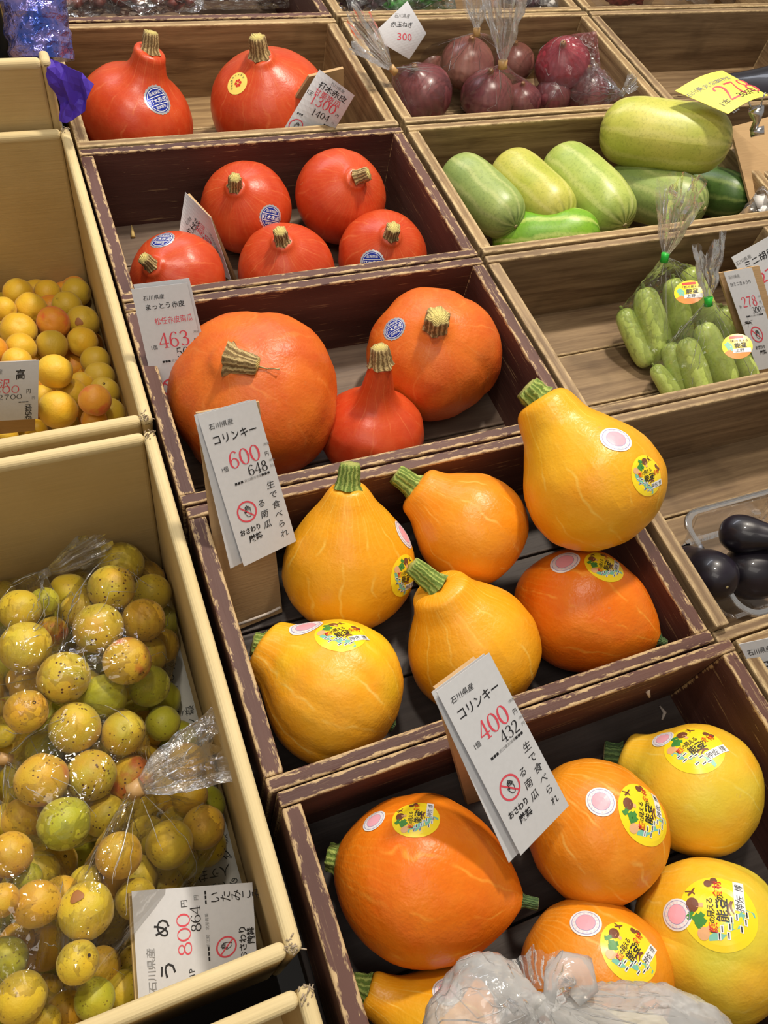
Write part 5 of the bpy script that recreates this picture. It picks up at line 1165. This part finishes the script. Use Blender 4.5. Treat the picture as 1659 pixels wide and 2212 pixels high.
def bottle(px, py, y, h, r, label):
    c = at_y(px, py, y); V, F = [], []; prof = [(0, r * .96), (.02, r), (h * .62, r), (h * .72, r * .8), (h * .8, r * .42), (h * .97, r * .38), (h, r * .44)]
    for z, rr in prof:
        for k in range(24): V.append((rr * math.cos(k * .2618), rr * math.sin(k * .2618), z))
    F = [(j * 24 + k, j * 24 + (k + 1) % 24, (j + 1) * 24 + (k + 1) % 24, (j + 1) * 24 + k) for j in range(len(prof) - 1) for k in range(24)] + [tuple(range(24))[::-1]]
    e = empty('dark_bottle', (c[0], c[1], ZB + .006)); tag(e, label, 'bottle'); mesh_obj('glass', V, F, BOT, e); v, f = tube([(0, 0, h), (0, 0, h + .02)], r * .46, 16); mesh_obj('cap', v, f, BOT, e); return e
bottle(-34, 110, 1.10, .36, .036, 'black glossy bottle at the upper left edge, front'); bottle(-20, 40, 1.20, .38, .036, 'black glossy bottle at the upper left corner, behind')
# back row goods
REDB = plain('dried_red_beans', s2l(122, 52, 44), .5); LBL = plain('packet_label', s2l(222, 218, 214), .5); GRN = plain('leafy_green', s2l(70, 150, 60), .5); DKP = plain('dark_purple_goods', s2l(70, 44, 56), .4); SOY = plain('soybean_cream', s2l(226, 206, 166), .45)
def packet(name, label, px, py, z, size, rot, fill, seed, ftype='beans', lab=None):
    c = at(px, py, z); rnd = random.Random(seed); e = empty(name, tuple(c), rot); tag(e, label, 'packet')
    sx, sy, sz = size
    pts = [(sx * a * (1 - .1 * abs(b)), sy * b, sz * cc) for a in (-1, 0, 1) for b in (-1, 0, 1) for cc in (.1, 1 if abs(a) + abs(b) < 1.5 else .25)]
    v, f = hull([np.array(p) for p in pts], .010, .0035, seed); mesh_obj('film', v, f, FILM_C, e, smooth=False); crease_glints(v, f, e, np.zeros(3), None, 30, seed)
    V, F = [], []
    for k in range(34):
        p = np.array([sx * rnd.uniform(-.75, .75), sy * rnd.uniform(-.7, .7), sz * rnd.uniform(.2, .62)]); r = sz * .32 * rnd.uniform(.7, 1.1); b = len(V)
        q = [(0, 0, 1), (1, 0, 0), (0, 1, 0), (-1, 0, 0), (0, -1, 0), (0, 0, -1)]; sc = np.array([r * 1.4, r, r * .8]); V += [p + np.array(x) * sc for x in q]
        F += [tuple(b + i for i in t) for t in ((0, 1, 2), (0, 2, 3), (0, 3, 4), (0, 4, 1), (5, 2, 1), (5, 3, 2), (5, 4, 3), (5, 1, 4))]
    o = mesh_obj('filling', V, F, fill, e); o['kind'] = 'stuff'
    if lab: box('paper_label', (sx * lab[0], sy * lab[1], .0008), (sx * .2, -sy * .1, sz * 1.02), LBL, e, (0.05, 0, .2), bev=0)
    return e
packet('bean_packet', 'clear packet of dark red beans at the back row, leftmost', 165, 10, -.035, (.055, .05, .04), .3, REDB, 1, lab=None)
packet('bean_packet', 'clear packet of red beans with white label in back row', 245, 6, -.035, (.06, .05, .04), -.3, REDB, 2, lab=(.9, .8))
packet('bean_packet', 'clear packet with white label left of the soybeans', 350, 2, -.035, (.06, .05, .035), .2, REDB, 3, lab=(1.1, .9))
packet('vegetable_packet', 'clear packet with bright green tie in back row', 775, 8, -.035, (.05, .05, .045), .2, DKP, 4); packet('vegetable_packet', 'clear packet of greens behind the onion card', 850, 4, -.035, (.05, .05, .045), .5, GRN, 5)
packet('vegetable_packet', 'clear packet of greens right of the onion card', 915, 2, -.035, (.055, .05, .045), -.2, GRN, 6); packet('vegetable_packet', 'clear packet of purple goods behind the onions', 1130, 0, -.035, (.05, .05, .045), .2, DKP, 7)
packet('vegetable_packet', 'clear packet at the far right of the onion row', 1180, 0, -.035, (.05, .05, .04), .6, LBL, 8); packet('vegetable_packet', 'shiny clear packet in the right crate edge', 1672, 478, -.05, (.05, .05, .05), .6, LBL, 9)
sb = empty('soybean_bag', tuple(at(520, 0, -.07))); tag(sb, 'bag of round cream soybeans in the back row', 'bag'); rnd = random.Random(2)
V, F = [], []; S0 = drupe(9, 10, 7)
for j in range(9):
    for i in range(17):
        p = np.array([-.066 + .0083 * (i + .5 * (j % 2)), -.022 + .0074 * j, .030 + .012 * math.sin(3.14 * (i + .5) / 17) + rnd.uniform(-.0015, .0015) + .002 * j]); b = len(V); V += [p + np.array(v) * .0043 for v in S0[0]]; F += [tuple(b + k for k in f) for f in S0[1]]
so = mesh_obj('soybeans', V, F, SOY, sb); so['kind'] = 'stuff'
pts = [(-.075, -.034, 0), (.08, -.034, 0), (-.075, .05, 0), (.08, .05, 0), (-.07, -.03, .034), (.075, -.03, .034), (-.07, .05, .05), (.075, .05, .05), (0, 0, .055)]
v, f = hull([np.array(p) for p in pts], .012, .002, 3); mesh_obj('film', v, f, FILM, sb, smooth=False)
for k, (px, py, lab) in enumerate(((1330, 4, 'round clear tub in the back row, left'), (1470, -6, 'clear clamshell pack in the back row, middle'), (1590, -8, 'clear clamshell pack in the back row, right'))):
    c = at(px, py, -.06); e = empty('clear_tub', tuple(c)); tag(e, lab, 'tub')
    rg = [tray_ring(.055, .05, 0, .02), tray_ring(.06, .055, .05, .022), tray_ring(.064, .059, .052, .024), tray_ring(.058, .053, .066, .022), tray_ring(.03, .03, .070, .02)]
    V = [p for r in rg for p in r]; n = len(rg[0]); F = [(j * n + q, j * n + (q + 1) % n, (j + 1) * n + (q + 1) % n, (j + 1) * n + q) for j in range(4) for q in range(n)] + [tuple(range(n)), tuple(range(4 * n, 5 * n))]
    mesh_obj('tub_wall', V, F, CLEAR, e, smooth=False)
    v, f = hull([np.array((.04 * a, .035 * b, .01 + .025 * c_)) for a in (-1, 0, 1) for b in (-1, 0, 1) for c_ in (0, 1)], .01, .004, k); mesh_obj('filling', v, f, [REDB, LBL, DKP][k], e)
# onion card, dried bits, string, fly
conion = [(800, 78), (880, 2), (921, 72), (884, 128)]
price_card('crumpled white price card under film behind the onions', conion, (.020, .070, .065, .02), 1.0, lambda r, b, f: (r.text('300', .45, .6, .26, rot=-.9), b.text('赤玉ねぎ', .62, .35, .14, rot=-.9), f.text('石川県産', .75, .2, .1, rot=-.9)))
TWIG = plain('dry_husk', s2l(206, 176, 110), .8); SCRP = plain('white_scrap', s2l(200, 190, 180), .8)
def bit(name, label, pts, rad, mat, cat):
    P = [np.array(p) for p in pts]; v, f = tube(P, rad, 6); o = mesh_obj(name, [p - P[0] for p in v], f, mat); o.location = tuple(P[0]); tag(o, label, cat); return o
bit('dried_stalk', 'small dried stalk lying on the bare crate floor', [at(284, 487, ZF + .002), at(286, 498, ZF + .003), at(288, 512, ZF + .002)], [.001, .002, .003], TWIG, 'stalk')
bit('husk_scrap', 'pale husk scrap against the brown back board', [at(1404, 1482, -.045), at(1399, 1494, -.05), at(1403, 1506, -.055)], [.0012, .0025, .0012], SCRP, 'scrap')
bit('husk_scrap', 'tiny pale flakes on the dark floor of the near crate', [at(1425, 1525, ZF + .001), at(1436, 1540, ZF + .002), at(1430, 1555, ZF + .001)], [.001, .0022, .001], SCRP, 'scrap')
bit('string', 'pale string lying across the cardboard easel foot', [at(498, 1355, -.095), at(540, 1340, -.093), at(580, 1325, -.090), at(606, 1312, -.088)], .0016, SCRP, 'string')
fc = at(1616, 697, -.010); fly = empty('fly', tuple(fc)); tag(fly, 'small black fly sitting on the 278 yen card', 'insect')
FLYM = plain('fly_black', (.015, .013, .012), .4); nrm = vdir(1616, 697, 0, -.4, .9); sd = vdir(1616, 697, 1, 0, 0)
v, f = tube([sd * -.004, sd * -.002, sd * .001, sd * .004], [.0006, .0018, .0020, .0006], 8); mesh_obj('body', v, f, FLYM, fly)
for s in range(6):
    a = vdir(1616, 697, math.cos(s * 1.05 + .4), math.sin(s * 1.05 + .4), .1); v, f = tube([a * .001, a * .004 + nrm * .001, a * .006 - nrm * .0005], .0003, 4); mesh_obj('leg', v, f, FLYM, fly)
